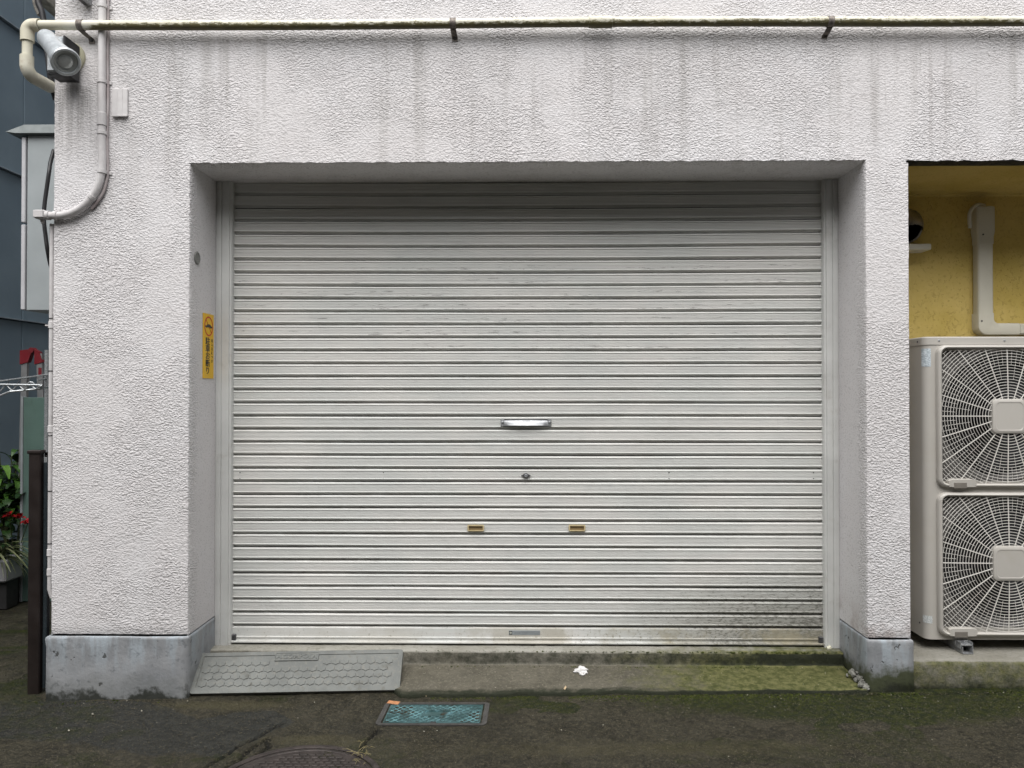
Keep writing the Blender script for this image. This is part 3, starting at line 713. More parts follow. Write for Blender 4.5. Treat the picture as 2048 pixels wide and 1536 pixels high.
mb = MB(); xx = pts[0][0]; mb.tube([(xx + .004, YP, pz(xx)), (xx + .006, YP, pz(xx)), (xx + .010, YP, pz(xx))], [rp + .005, rp + .0055, rp + .003], 20); part(mb, 'joint_collar', simple('grimy_collar', (.25, .20, .12), .6), pipe, smooth=30)
# first elbow (to the left and down), stub, second elbow (down and backwards), run back along the side wall
ze = pz(xe); re = .0275
el = [(xe + .055, YP, ze), (xe + .030, YP, ze)] + [(xe + .030 - .030 * math.sin(R(a)), YP, ze - .030 + .030 * math.cos(R(a))) for a in (15, 30, 45, 60, 75, 90)] + [(xe, YP, ze - .055), (xe, YP, ze - .072)]
mb = MB(); mb.tube(el, re, 20); part(mb, 'elbow', M_PVC, pipe, smooth=40)
z2 = W(52, 146, YP).z
mb = MB(); mb.tube([(xe, YP, ze - .06), (xe, YP, z2 + .03)], rp, 20); part(mb, 'pipe_stub', M_PVC, pipe, smooth=40)
e2 = [(xe - .002, YP, z2 + .075), (xe - .002, YP, z2 + .030)] + [(xe - .002 + .006 * math.sin(R(a)), YP + .035 - .035 * math.cos(R(a)), z2 + .030 - .035 * math.sin(R(a))) for a in (15, 30, 45, 60, 75, 90)] + [(xe + .02, YP + .13, z2 - .008)]
mb = MB(); mb.tube(e2, [re] * len(e2), 20); part(mb, 'elbow', M_PVC, pipe, smooth=40)
mb = MB(); mb.tube([(xe + .008, YP + .08, z2 - .006), (xe + .026, YP + .26, z2 - .012), (xe + .03, 1.6, z2 - .02)], rp, 16); part(mb, 'pipe_run', M_PVC, pipe, smooth=40)
# brackets
M_BRK = simple('rusty_bracket', (.17, .15, .135), .6, .4, var=.4, scale=70, dirt=((.16, .08, .04), .7))
def bracket(px, fpx, fpy, label):
    xb = X(px, YP, 48); z = pz(xb)
    b = empty('pipe_bracket', (xb, 0, z), label, 'bracket', 'brackets holding the drain pipe')
    mb = MB(); ring = []
    mb.tube([(xb + dx, YP, z) for dx in (-.013, -.0128, .0128, .013)], [rp, rp + .0028, rp + .0028, rp], 20); part(mb, 'band', M_BRK, b, smooth=30)
    mb = MB(); w = .009
    ft = W(fpx, fpy, 0); dxf = ft.x - xb; w = .0125
    path = [(xb, YP, z - rp), (xb + dxf * .25, YP + .003, z - rp - .008), (xb + dxf * .6, YP + .016, z - rp - .016), (xb + dxf, -.010, z - rp - .022), (xb + dxf, -.004, z - rp - .030), (xb + dxf, -.004, ft.z)]
    rings = []
    for i, p in enumerate(path):
        rings.append([(p[0] - w, p[1] - .0015, p[2]), (p[0] + w, p[1] - .0015, p[2]), (p[0] + w, p[1] + .0025, p[2]), (p[0] - w, p[1] + .0025, p[2])])
    mb.loft(rings); part(mb, 'strap', M_BRK, b)
    mb = MB(); mb.lathe([(.006, 0), (.006, .005), (.003, .007)], Matrix.Translation((xb + dxf, -.006, ft.z + .013)) @ Matrix.Rotation(R(90), 4, 'X'), 8); part(mb, 'screw', M_DARKZINC, b)
bracket(162, 185, 88, 'leftmost pipe bracket with its strap bent beside the painted conduit')
bracket(906, 910, 83, 'middle pipe bracket above the garage opening')
bracket(1660, 1648, 78, 'dark stained pipe bracket right of the garage opening')

# ------------------------------------------------------------------ painted conduit and fittings
t_ = NT('painted_conduit', .5, spec=.4); t_.base(t_.mix(t_.rng(t_.noise(12, 4), .35, .65), (.55, .53, .53), (.63, .615, .615))); t_.bump(t_.noise(30, 3), .002, .6); M_CON = t_.m
YC = -.022; rc_ = .0165
cd = empty('conduit', (X(205, 0, 200), 0, 3), 'thick wall coloured conduit running down and bending left near the corner', 'conduit')
path = [W(205, -260, YC), W(204.5, 0, YC), W(204, 160, YC), W(203.5, 270, YC), W(204.5, 330, YC), W(202, 350, YC), W(197, 370, YC), W(188, 388, YC), W(174, 405, YC), W(156, 419, YC), W(138, 427, YC), W(118, 431, YC), W(98, 431, YC)]
def cat(pts, n=5):
    out = []
    P = [pts[0]] + list(pts) + [pts[-1]]
    for i in range(1, len(P) - 2):
        for k in range(n):
            t = k / n; a, b, c, d = P[i - 1], P[i], P[i + 1], P[i + 2]
            out.append(.5 * ((2 * b) + (c - a) * t + (2 * a - 5 * b + 4 * c - d) * t * t + (-a + 3 * b - 3 * c + d) * t ** 3))
    out.append(P[-2]); return out
cp_ = cat(path); mb = MB(); mb.tube(cp_, rc_, 16); part(mb, 'conduit_run', M_CON, cd, smooth=40)
for (y0, y1) in ((226, 252), (262, 270)):
    mb = MB(); mb.tube([W(203.6, y0, YC), W(203.6, y0 + 1, YC), W(203.6, y1 - 1, YC), W(203.6, y1, YC)], [rc_ + .001, rc_ + .0035, rc_ + .0035, rc_ + .001], 16); part(mb, 'coupling', M_CON, cd, smooth=30)
for px, py, tx, ty_ in ((204.7, 12, 0, 1), (204, 163, 0, 1), (204.2, 343, 0.1, 1), (184, 394, .65, .76), (112, 431, 1, 0)):
    c = W(px, py, YC); t = Vector((-tx, 0, -ty_)).normalized(); mb = MB()
    mb.tube([c - t * .008, c - t * .0078, c + t * .0078, c + t * .008], [rc_, rc_ + .0035, rc_ + .0035, rc_], 16)
    n_ = Vector((t.z, 0, -t.x)) * -1
    for s in (-1, 1):
        q = c + n_ * s * (rc_ + .008); mb.box(-.009, .009, -.002, .002, -.007, .007, .001, Matrix.Translation((q.x, -.004, q.z)) @ Matrix.Rotation(math.atan2(-t.x, -t.z), 4, 'Y'))
    part(mb, 'clamp', M_CON, cd, smooth=30)
# corner pull box
c = W(86, 430, YC); mb = MB(); mb.box(c.x - .032, c.x + .018, YC - .020, YC + .022, c.z - .018, c.z + .020, .006); mb.box(c.x - .030, c.x + .014, YC - .024, YC - .019, c.z - .015, c.z + .017, .002)
mb.tube([c + Vector((.016, 0, -.002)), c + Vector((.030, 0, -.002))], .0205, 16); mb.tube([(c.x - .012, YC + .01, c.z - .018), (c.x - .006, YC + .01, c.z - .034)], .008, 8)
part(mb, 'pull_box', M_CON, cd, smooth=30)
# thinner painted cable beside the conduit
cb = [W(216, -260, -.008), W(216, 0, -.008), W(215, 120, -.008), W(216, 200, -.008), W(214, 280, -.008), W(215.5, 340, -.008), W(213, 362, -.008), W(207, 384, -.010), W(196, 402, -.010), W(183, 418, -.008)]
t_ = NT('painted_cable', .55); t_.base(t_.mix(t_.rng(t_.noise(12, 4), .35, .65), (.36, .31, .31), (.45, .41, .41))); M_CABP = t_.m
mb = MB(); mb.tube(cat(cb), .0062, 8); tag(mb.build('cable', M_CABP, smooth=40), 'thin mauve painted cable following the thick conduit on its right', 'cable')

# painted blanking plate
p0, p1 = W(226, 179, 0), W(257, 233, 0)
mb = MB(); mb.box(p0.x, p1.x, -.010, .002, p1.z, p0.z, .002); 
bp = mb.build('wall_plate', M_CON); tag(bp, 'small rectangular painted cover plate beside the conduit', 'plate')
mb = MB(); mb.box(p0.x + .022, p0.x + .024, -.0112, -.010, p1.z + .004, p0.z - .002); mb.box(p0.x + .046, p0.x + .048, -.0112, -.010, p1.z + .004, p0.z - .002); mb.box(p0.x, p1.x, -.015, -.010, p1.z - .004, p1.z + .001); part(mb, 'plate_rib', M_CON, bp)

# thin conduit down the corner
cxn = XL0 - .013
vc = empty('corner_conduit', (cxn, .02, 0), 'slim white conduit strapped down the left edge of the building', 'conduit')
def zc_(py): return Z(py, .012, 100)
mb = MB(); mb.tube([(cxn, .012, zc_(448)), (cxn, .012, zc_(1160)), (cxn - .002, .014, zc_(1178)), (cxn + .006, .02, zc_(1196))], .0088, 12); part(mb, 'conduit_run', M_CON, vc, smooth=40)
for py in (648, 856, 1103, 1142):
    mb = MB(); mb.tube([(cxn, .012, zc_(py) - .02), (cxn, .012, zc_(py) - .018), (cxn, .012, zc_(py) + .010), (cxn, .012, zc_(py) + .012)], [.0088, .012, .0115, .0088], 12)
    if py == 648: mb.box(cxn - .026, cxn, .008, .014, zc_(651) - .003, zc_(651) + .003, .001)
    part(mb, 'coupling', M_CON, vc, smooth=30)
M_BLK = simple('black_plastic', (.018, .018, .02), .5)
for py in (637, 742, 871, 982, 1087):
    mb = MB(); mb.tube([(cxn, .012, zc_(py) - .002), (cxn, .012, zc_(py) + .002)], .0102, 12); part(mb, 'cable_tie', M_BLK, vc)
# dark cables behind the corner
for k, (pts, r, lab) in enumerate((
        ([W(74, -60, .12), W(76, 0, .12), (W(84, 24, .12)), W(90, 60, .12), W(97, 120, .10), W(102, 160, .1), W(112, 200, .12)], .013, 'thick black cable sagging behind the pipe elbow at the top left corner'),
        ([W(108, 300, .09), W(101, 325, .07), W(98, 345, .05), W(93, 380, .05), W(89, 410, .05), W(88, 440, .05), W(91, 470, .05), W(95, 500, .05), W(101, 530, .08), W(108, 545, .09)], .0085, 'black cable looping past the pull box at the corner'),
        ([W(64, -60, .15), W(68, 0, .15), W(76, 26, .15), W(79, 30, .14)], .008, 'short frayed grey cable end hanging beside the thick black cable'))):
    mb = MB(); mb.tube(cat(pts), r, 10); tag(mb.build('cable', M_BLK if k < 2 else simple('grey_cable', (.16, .15, .13), .7, var=.4, scale=60), smooth=40), lab, 'cable')
# underside of the boxes above the frame edge
mb = MB(); q0, q1 = W(146, -40, 0), W(180, 10, 0); 
ob = empty('wall_bracket', (q0.x, 0, q1.z), 'dark steel bracket cut by the top edge left of the conduit', 'bracket')
mb.add([(q0.x, -.002, q0.z), (q0.x + .05, -.002, q1.z), (q1.x, -.002, q1.z - .004), (q1.x, -.002, q0.z), (q0.x, -.10, q0.z), (q0.x + .05, -.07, q1.z), (q1.x, -.06, q1.z), (q1.x, -.10, q0.z)],
       [(0, 1, 2, 3), (4, 7, 6, 5), (0, 4, 5, 1), (1, 5, 6, 2), (2, 6, 7, 3), (3, 7, 4, 0)])
part(mb, 'bracket_body', M_DARKZINC, ob)
mb = MB(); mb.box(q1.x - .004, q1.x + .010, -.075, 0, q1.z - .006, q0.z, .003); part(mb, 'bracket_flange', M_GALV, ob)
mb = MB(); a_, b_ = W(78, -10, .25), W(112, 20, .35); mb.box(0, (b_ - a_).length + .3, -.03, .03, -.02, .02, .004, Matrix.Translation(a_) @ (b_ - a_).to_track_quat('X', 'Z').to_matrix().to_4x4())
tag(mb.build('steel_channel', simple('weathered_channel', (.30, .29, .25), .6, .2, var=.3, scale=30)), 'weathered beige steel channel at the top left behind the corner', 'channel')

# ------------------------------------------------------------------ security spotlight
sp = empty('security_light', (X(130, 0, 115), 0, Z(115, 0, 130)), 'silver cylindrical security spotlight on the wall corner', 'lamp')
M_SIL = simple('silver_paint', (.50, .53, .55), .38, .35, var=.12, scale=25, dirt=((.25, .26, .26), .5))
c = W(142, 116, 0); mb = MB(); mb.lathe([(.066, -.002), (.066, .012), (.060, .022), (.02, .024), (0, .024)], Matrix.Translation((c.x, 0, c.z)) @ Matrix.Rotation(R(90), 4, 'X'), 40)
part(mb, 'base_plate', simple('cream_base', (.52, .50, .36), .5, var=.1, dirt=((.3, .26, .15), .4)), sp, smooth=30)
q0, q1 = W(112, 86, -.06), W(154, 158, -.06); q1.x = X(154, -.024)
mb = MB(); mb.box(q0.x, q1.x - .008, -.125, -.022, q1.z + .0065, q0.z, .006); part(mb, 'housing', M_SIL, sp)
mb = MB(); mb.box(q1.x - .0075, q1.x + .002, -.128, -.020, q1.z - .002, q0.z + .002, .003); part(mb, 'side_panel', M_BLK, sp)
mb = MB(); mb.box(q0.x - .002, q1.x - .004, -.118, -.026, q1.z - .002, q1.z + .006, .002); part(mb, 'sensor_skirt', M_BLK, sp)
A_, B_ = W(93, 76, -.165), W(131, 123, -.30); ax = (B_ - A_).normalized(); L_ = (B_ - A_).length
MM = Matrix.Translation(A_) @ ax.to_track_quat('Z', 'Y').to_matrix().to_4x4()
mb = MB(); mb.lathe([(0, -.026), (.020, -.022), (.033, -.010), (.0375, .008), (.0385, L_ * .35), (.0395, L_ * .55), (.046, L_ * .78), (.052, L_ - .012), (.052, L_ - .004)], MM, 40); part(mb, 'lamp_body', M_SIL, sp, smooth=40)
mb = MB(); mb.lathe([(.049, L_ - .008), (.0555, L_ - .006), (.0565, L_ + .004), (.053, L_ + .010), (.045, L_ + .010), (.0435, L_ + .002)], MM, 40); part(mb, 'lamp_bezel', M_SIL, sp, smooth=30)
mb = MB(); mb.lathe([(.0535, L_ - .0085), (.0545, L_ - .0085), (.0545, L_ - .0065), (.0535, L_ - .0065)], MM, 40); part(mb, 'seal', M_BLK, sp)
t_ = NT('lamp_glass', .12, .2, .6); t_.base(t_.mix(t_.rng(t_.noise(20, 2), .3, .7), (.32, .34, .34), (.46, .48, .48))); 
mb = MB(); mb.lathe([(.0445, L_ + .002), (.038, L_ + .0035), (.030, L_ + .001), (.022, L_ + .0045), (.010, L_ + .006), (0, L_ + .006)], MM, 40); part(mb, 'lens', t_.m, sp, smooth=60)
mb = MB(); mb.tube([A_ + ax * L_ * .45 + Vector((.01, .02, 0)), Vector(((q0.x + q1.x) / 2, -.10, (q0.z + q1.z) / 2 + .02))], .017, 14); part(mb, 'swivel_arm', M_SIL, sp, smooth=40)

# ------------------------------------------------------------------ ramp plate
rm = empty('kerb_ramp', G(590, 1390), 'grey plastic kerb ramp plate leaning on the doorstep at the left', 'ramp')
FL, FR = G(377, 1392), G(804, 1384); zk = ZSILL + .006
def atz(px, py, z):
    d = ray(px, py); return CAM + d * ((z - CAM.z) / d.z)
BL, BR = atz(420, 1309, zk), atz(819, 1303, zk)
wv = ((FR - FL) + (BR - BL)); wv.z = 0; Wd = ((FR - FL).length + (BR - BL).length) / 2; 
mf, mk = (FL + FR) / 2, (BL + BR) / 2; ux = (FR - FL).normalized(); uy = (mk - mf); uy -= ux * uy.dot(ux); Ld = uy.length; uy.normalize(); uz = ux.cross(uy)
ML = Matrix((ux, uy, uz)).transposed().to_4x4(); ML.translation = mf + uz * .022
w2 = Wd / 2
def rub():
    t = NT('grey_ramp_plastic', .6, spec=.35); c = t.mix(t.rng(t.noise(6, 5, .65), .35, .65), (.125, .132, .125), (.17, .178, .168))
    c = t.mix(t.mul(t.rng(t.noise(60, 4, .7), .5, .68), .5), c, (.22, .21, .18)); c = t.mix(t.mul(t.rng(t.noise(15, 5, .7), .55, .7), .6), c, (.075, .075, .06))
    t.base(c); t.bump(t.noise(150, 3), .0012, .7); return t.m
M_RUB = rub()
mb = MB(); th = .020
out = rrect(0, Ld / 2, w2, Ld / 2, .012, 3); inn = rrect(0, Ld / 2 + .004, w2 - .020, Ld / 2 - .022, .004, 3)
mb.loft([[ML @ Vector((a, b, -th)) for a, b in out], [ML @ Vector((a, b, -.002)) for a, b in out], [ML @ Vector((a * .998, Ld / 2 + (b - Ld / 2) * .994, 0)) for a, b in out], [ML @ Vector((a, b, 0)) for a, b in inn], [ML @ Vector((a, b, -.0034)) for a, b in inn]], True, True)
part(mb, 'ramp_plate', M_RUB, rm)
# raised tread studs
mb = MB(); cw, ch_ = .0400, .0310; rows = int((Ld - .042) / ch_); cols = int((w2 * 2 - .05) / cw)
for r_ in range(rows):
    for q_ in range(cols + 1):
        x = -w2 + .026 + cw * (q_ + .5 + (0 if r_ % 2 == 0 else -.5)); y = .026 + ch_ * (r_ + .5)
        if x < -w2 + .045 or x > w2 - .045: continue
        if r_ == rows - 1 and abs(x + .02) < .125: continue
        hx, hy = cw / 2 - .0019, ch_ / 2 - .0019
        pt = [(-hx, -hy * .5), (-hx * .45, -hy * .62), (0, -hy * 1.05), (hx * .45, -hy * .62), (hx, -hy * .5), (hx, hy * .55), (hx * .45, hy * .98), (0, hy * .62), (-hx * .45, hy * .98), (-hx, hy * .55)]
        mb.loft([[ML @ Vector((x + a, y + b, -.0042)) for a, b in pt], [ML @ Vector((x + a * .95, y + b * .93, -.0002)) for a, b in pt]], False, True)
part(mb, 'tread_pattern', M_RUB, rm, kind='stuff')
lx, ly = -.02, Ld - .026
mb = MB(); mb.loft([[ML @ Vector((lx + a, ly + b, -.0022)) for a, b in rrect(0, 0, .100, .019, .003, 2)], [ML @ Vector((lx + a, ly + b, .0018)) for a, b in rrect(0, 0, .100, .019, .003, 2)], [ML @ Vector((lx + a, ly + b, .0018)) for a, b in rrect(0, 0, .097, .016, .002, 2)], [ML @ Vector((lx + a, ly + b, -.001)) for a, b in rrect(0, 0, .096, .0155, .002, 2)]], False, True)
part(mb, 'name_panel', M_RUB, rm)
text_mesh('A.COMPOLA', .030, M_RUB, ML @ Matrix.Translation((lx, ly, .0005)), .0012, 'lettering', rm, bold=.0006, sx=1.08)

# ------------------------------------------------------------------ meter box lid in the ground
f0, f1, f2, f3 = G(753, 1453), G(975, 1452), G(978, 1408), G(768, 1407)
mc = (f0 + f1 + f2 + f3) / 4; ux = ((f1 - f0) + (f2 - f3)).normalized(); uy = Vector((-ux.y, ux.x, 0)); uz = ux.cross(uy).normalized()
fw = ((f1 - f0).length + (f2 - f3).length) / 4; fd = abs(((f3 + f2) / 2 - (f0 + f1) / 2).dot(uy)) / 2
MH = Matrix((ux, uy, uz)).transposed().to_4x4(); MH.translation = mc + Vector((0, 0, .002))
ml = empty('meter_box', mc, 'rectangular teal cast iron meter lid set in the asphalt', 'meter lid')
M_FRM = simple('grey_frame', (.052, .050, .047), .7, var=.25, scale=30, bump=.002, bscale=90)
def ring_plate(o_, i_, z0, z1, M):
    m = MB(); m.loft([[M @ Vector((a, b, z)) for a, b in r] for r, z in ((o_, z0), (o_, z1), (i_, z1), (i_, z0))], False, False); return m
part(ring_plate(rrect(0, 0, fw, fd, .02, 4), rrect(0, 0, fw - .020, fd - .014, .008, 4), -.02, .004, MH), 'lid_frame', M_FRM, ml)
t_ = NT('teal_cast_iron', .45, .25, .5); c_ = t_.mix(t_.rng(t_.noise(9, 5, .7), .35, .65), (.035, .085, .085), (.075, .155, .165)); c_ = t_.mix(t_.mul(t_.rng(t_.noise(13, 6, .75), .48, .64), .8), c_, (.035, .034, .028)); c_ = t_.mix(t_.mul(t_.rng(t_.noise(17, 5, .7, src=t_.map((1, 1, 1), (3, 1, 2))), .56, .66), .9), c_, (.16, .33, .38)); t_.base(c_); t_.bump(t_.noise(80, 3), .001, .5); M_TEAL = t_.m
lw, ld = fw - .026, fd - .020
mb = MB(); mb.box(-lw, lw, -ld, ld, -.015, .000, .002, MH); part(mb, 'lid', M_TEAL, ml)
part(ring_plate(rrect(0, 0, lw - .001, ld - .001, .004, 2), rrect(0, 0, lw - .009, ld - .007, .003, 2), -.001, .003, MH), 'lid_rim', M_TEAL, ml)
mb = MB()
def clipline(p, q, hx, hy):
    x0, y0 = p; dx, dy = q[0] - p[0], q[1] - p[1]; t0, t1 = 0, 1
    for pp, qq in ((-dx, x0 + hx), (dx, hx - x0), (-dy, y0 + hy), (dy, hy - y0)):
        if abs(pp) < 1e-9:
            if qq < 0: return None
        else:
            r = qq / pp
            if pp < 0: t0 = max(t0, r)
            else: t1 = min(t1, r)
    return None if t0 >= t1 else ((x0 + dx * t0, y0 + dy * t0), (x0 + dx * t1, y0 + dy * t1))
for s in (-1, 1):
    for k in range(-16, 17):
        cl = clipline((k * .030 - s * .2, -.2), (k * .030 + s * .2, .2), lw - .010, ld - .008)
        if not cl: continue
        segs = [cl]
        for a, b in segs:
            n_ = 14
            for j in range(n_):
                u0 = a[0] + (b[0] - a[0]) * j / n_, a[1] + (b[1] - a[1]) * j / n_; u1 = a[0] + (b[0] - a[0]) * (j + 1) / n_, a[1] + (b[1] - a[1]) * (j + 1) / n_
                mx_, my_ = (u0[0] + u1[0]) / 2, (u0[1] + u1[1]) / 2
                if abs(mx_ - .01) < .055 and abs(my_ - .004) < .026: continue
                mb.tube([MH @ Vector((*u0, .0014)), MH @ Vector((*u1, .0014))], .0021, 4, False)
t_ = NT('worn_teal_paint', .45, .2); t_.base(t_.mix(t_.rng(t_.noise(14, 5, .7), .38, .60), (.045, .085, .085), (.15, .30, .32))); part(mb, 'lid_tread', t_.m, ml, kind='stuff')
part(ring_plate(rrect(.01, .004, .056, .027, .004, 2), rrect(.01, .004, .052, .023, .003, 2), 0, .003, MH), 'lid_panel', M_TEAL, ml)
mb = MB(); mb.box(-.004, .020, -ld - .003, -ld + .011, .0008, .0036, .001, MH); part(mb, 'lifting_slot', M_BLK, ml)

# ------------------------------------------------------------------ round manhole at the lower edge
mh_c = G(636, 1492); RM = .30; mcx = Vector((mh_c.x, mh_c.y - RM, 0)); mcx.z = gz(mcx.x) + .001
mh = empty('manhole', mcx, 'round brown cast iron manhole cover cut by the bottom edge', 'manhole')
t_ = NT('rusty_iron', .55, .3, .5); t_.base(t_.mix(t_.rng(t_.noise(30, 5, .7), .35, .65), (.030, .024, .022), (.058, .047, .043))); t_.bump(t_.noise(90, 4), .002, .7); M_IRON = t_.m
MC = Matrix.Translation(mcx)
mb = MB(); mb.lathe([(RM, -.02), (RM, .003), (RM - .003, .005), (RM - .020, .005), (RM - .023, .003), (RM - .024, -.01)], MC, 72); o = part(mb, 'manhole_frame', M_IRON, mh, smooth=40)
mb = MB(); mb.lathe([(RM - .028, -.012), (RM - .028, .002), (RM - .030, .0035), (RM - .040, .0035), (RM - .042, .001), (0, .001)], MC, 72); part(mb, 'manhole_cover', M_IRON, mh, smooth=40)
mb = MB(); st_ = .030
for i in range(-9, 10):
    for j in range(-12, 13):
        x, y = i * st_ + (st_ / 2 if j % 2 else 0), j * .019
        if math.hypot(x, y) > RM - .062: continue
        mb.box(x - .0115, x + .0115, y - .0065, y + .0065, 0, .0038, .0012, MC)
part(mb, 'tread_blocks', M_IRON, mh, kind='stuff')

# ------------------------------------------------------------------ litter
def crumple(name, c, rx, ry, rz_, mat, label, cat, seed, n=22, amp=.5):
    vs, fs = [], []; rn = random.Random(seed); m = 11
    for i in range(m + 1):
        th = math.pi * i / m
        for k in range(n):
            ph = 2 * math.pi * k / n; d = Vector((math.sin(th) * math.cos(ph), math.sin(th) * math.sin(ph), math.cos(th)))
            f = 1 + amp * (float(fbm(d.x * 2.4 + seed, d.y * 2.4 + d.z * 3.1, 3, seed)) - .5) * 2
            vs.append((c.x + d.x * rx * f, c.y + d.y * ry * f, c.z + rz_ * .35 + max(d.z, -.35) * rz_ * f))
    for i in range(m):
        for k in range(n): fs.append((i * n + k, i * n + (k + 1) % n, (i + 1) * n + (k + 1) % n, (i + 1) * n + k))
    mb = MB(); mb.add(vs, fs); return tag(mb.build(name, mat, smooth=50), label, cat)
M_TIS = simple('tissue_paper', (.66, .65, .64), .8, var=.03)
def on_apron(px, py):
    yr = .212; zrb = Z(1331, .222, 1300); d = ray(px, py)
    lo, hi = 2.5, 4.2
    for _ in range(40):
        mid = (lo + hi) / 2; p = CAM + d * (mid / d.y); u = (yr - p.y) / (yr + .012); zz = zrb + (gz(p.x) + .017 - zrb) * min(max(u, 0), 1)
        if p.z > zz: lo = mid
        else: hi = mid
    return p
tc = on_apron(1163, 1343)
tis = crumple('crumpled_tissue', tc, .031, .025, .015, M_TIS, 'crumpled white tissue lying on the mossy apron', 'tissue', 5, amp=.6)
mb = MB(); p = on_apron(1165, 1350); mb.tube([p + Vector((-.008, .004, .010)), p + Vector((-.010, -.008, .006)), p + Vector((0, -.014, .005)), p + Vector((.009, -.008, .006)), p + Vector((.008, .004, .011))], .0045, 7); part(mb, 'tissue_fold', M_TIS, tis, smooth=50)
p = G(787, 1408); mb = MB(); mb.box(-.026, .026, -.012, .012, .0, .004, .0008, Matrix.Translation((p.x, p.y, p.z + .004)) @ Matrix.Rotation(R(-14), 4, 'Z') @ Matrix.Rotation(R(4), 4, 'X'))
tag(mb.build('brick_chip', simple('orange_clay', (.42, .19, .085), .8, var=.15, scale=60, bump=.001)), 'flat orange clay chip behind the teal meter lid', 'chip')
p = G(1126, 1388); M_LEAF = simple('dry_leaf', (.55, .42, .26), .7, var=.25, scale=80)
mb = MB(); lf = [(-.022, 0, .002), (-.010, -.008, .004), (.006, -.007, .012), (.015, 0, .026), (.012, .008, .030), (.0, .007, .014), (-.012, .006, .006)]
mb.add([(p.x + a, p.y + b, p.z + c + .004) for a, b, c in lf] + [(p.x + a, p.y + b + .002, p.z + c + .0025) for a, b, c in lf], [(0, 1, 6), (1, 2, 5, 6), (2, 3, 4, 5), (7, 13, 8), (8, 13, 12, 9), (9, 12, 11, 10), (0, 7, 8, 1), (1, 8, 9, 2), (2, 9, 10, 3), (3, 10, 11, 4), (4, 11, 12, 5), (5, 12, 13, 6), (6, 13, 7, 0)])
tag(mb.build('dry_leaf', M_LEAF), 'curled pale dry leaf at the foot of the apron', 'leaf')
p = G(870, 1393); mb = MB(); mb.tube([(p.x - .04, p.y - .006, p.z + .004), (p.x, p.y, p.z + .006), (p.x + .03, p.y + .004, p.z + .004)], [.001, .003, .001], 6); tag(mb.build('twig', M_LEAF), 'thin dry twig behind the teal meter lid', 'twig')
# straw tuft
mb = MB(); p = G(720, 1512)
for k in range(22):
    a = random.uniform(0, 6.28); l = random.uniform(.012, .040); q = p + Vector((random.gauss(0, .018), random.gauss(0, .035), .004)); e = q + Vector((math.cos(a) * l, math.sin(a) * l, random.uniform(0, .012)))
    mb.tube([q, (q + e) / 2 + Vector((random.gauss(0, .003), 0, .005)), e], [.0009, .0009, .0004], 4)
tag(mb.build('dry_grass', simple('straw', (.26, .22, .10), .7, var=.3, scale=80)), 'tuft of dry straw beside the manhole', kind='stuff')
# grit: pale pebbles and crumbs
mb = MB(); rn = random.Random(11)
def peb(x, y, z, r):
    vs = []; 
    for d in ((1, 0, 0), (-.8, .3, 0), (0, 1, .1), (.1, -1, 0), (0, 0, .8), (.1, 0, -.6)):
        v = Vector(d) * r * rn.uniform(.7, 1.25); vs.append((x + v.x, y + v.y, z + v.z))
    mb.add(vs, [(0, 2, 4), (2, 1, 4), (1, 3, 4), (3, 0, 4), (2, 0, 5), (1, 2, 5), (3, 1, 5), (0, 3, 5)])
for k in range(150):
    x, y = rn.uniform(-2.2, 2.3), -abs(rn.gauss(0, .30)) - .01
    peb(x, y, gz(x) + .002, rn.choice((.0010, .0012, .0016, .002, .003)))
for k in range(60):
    p = on_apron(rn.uniform(820, 1690), rn.uniform(1333, 1376)); peb(p.x, p.y, p.z + .002, rn.choice((.0012, .0018, .0025)))
for px, py, r in ((1018, 1334, .007), (185, 1430, .007), (137, 1463, .006), (283, 1424, .005), (1340, 1385, .006), (1393, 1385, .006), (848, 1465, .005), (874, 1463, .004), (1123, 1462, .004), (1640, 1386, .007)):
    p = G(px, py); peb(p.x, p.y, p.z + .004, r)
tag(mb.build('grit', simple('pale_grit', (.36, .34, .28), .8, var=.3, scale=90)), 'scattered pale grit and pebbles on the asphalt', kind='stuff')
def blobs(name, pts, rad, mat, flat, label, seed):
    # many little faceted lumps in one mesh: pts (n,3), rad (n,)
    g = np.random.RandomState(seed); n = len(pts)
    d = np.array([(1, 0, 0), (.3, .95, 0), (-.8, .6, 0), (-.8, -.6, 0), (.3, -.95, 0), (0, 0, 1)], float)
    a = g.rand(n) * 6.28; ca, sa = np.cos(a)[:, None], np.sin(a)[:, None]; k = g.uniform(.65, 1.3, (n, 6))
    x = (d[:, 0] * ca - d[:, 1] * sa) * k; y = (d[:, 0] * sa + d[:, 1] * ca) * k; z = d[:, 2] * k * flat - .15
    V = np.stack([x, y, z], -1) * rad[:, None, None] + pts[:, None, :]
    f = np.array([(0, 1, 5), (1, 2, 5), (2, 3, 5), (3, 4, 5), (4, 0, 5)]); Fc = (f[None] + (np.arange(n) * 6)[:, None, None]).reshape(-1)
    me = bpy.data.meshes.new(name); me.vertices.add(n * 6); me.vertices.foreach_set('co', V.reshape(-1).astype(np.float32))
    me.loops.add(len(Fc)); me.loops.foreach_set('vertex_index', Fc.astype(np.int32)); m = len(Fc) // 3; me.polygons.add(m)
    me.polygons.foreach_set('loop_start', np.arange(0, m * 3, 3, dtype=np.int32)); me.polygons.foreach_set('loop_total', np.full(m, 3, np.int32)); me.update(calc_edges=True); me.validate()
    me.materials.append(mat); o = bpy.data.objects.new(name, me); COL.objects.link(o); tag(o, label, kind='stuff'); return o
g_ = np.random.RandomState(5); n_ = 26000
gx_ = g_.uniform(-2.6, 2.4, n_); gy_ = g_.uniform(-.80, -.015, n_)
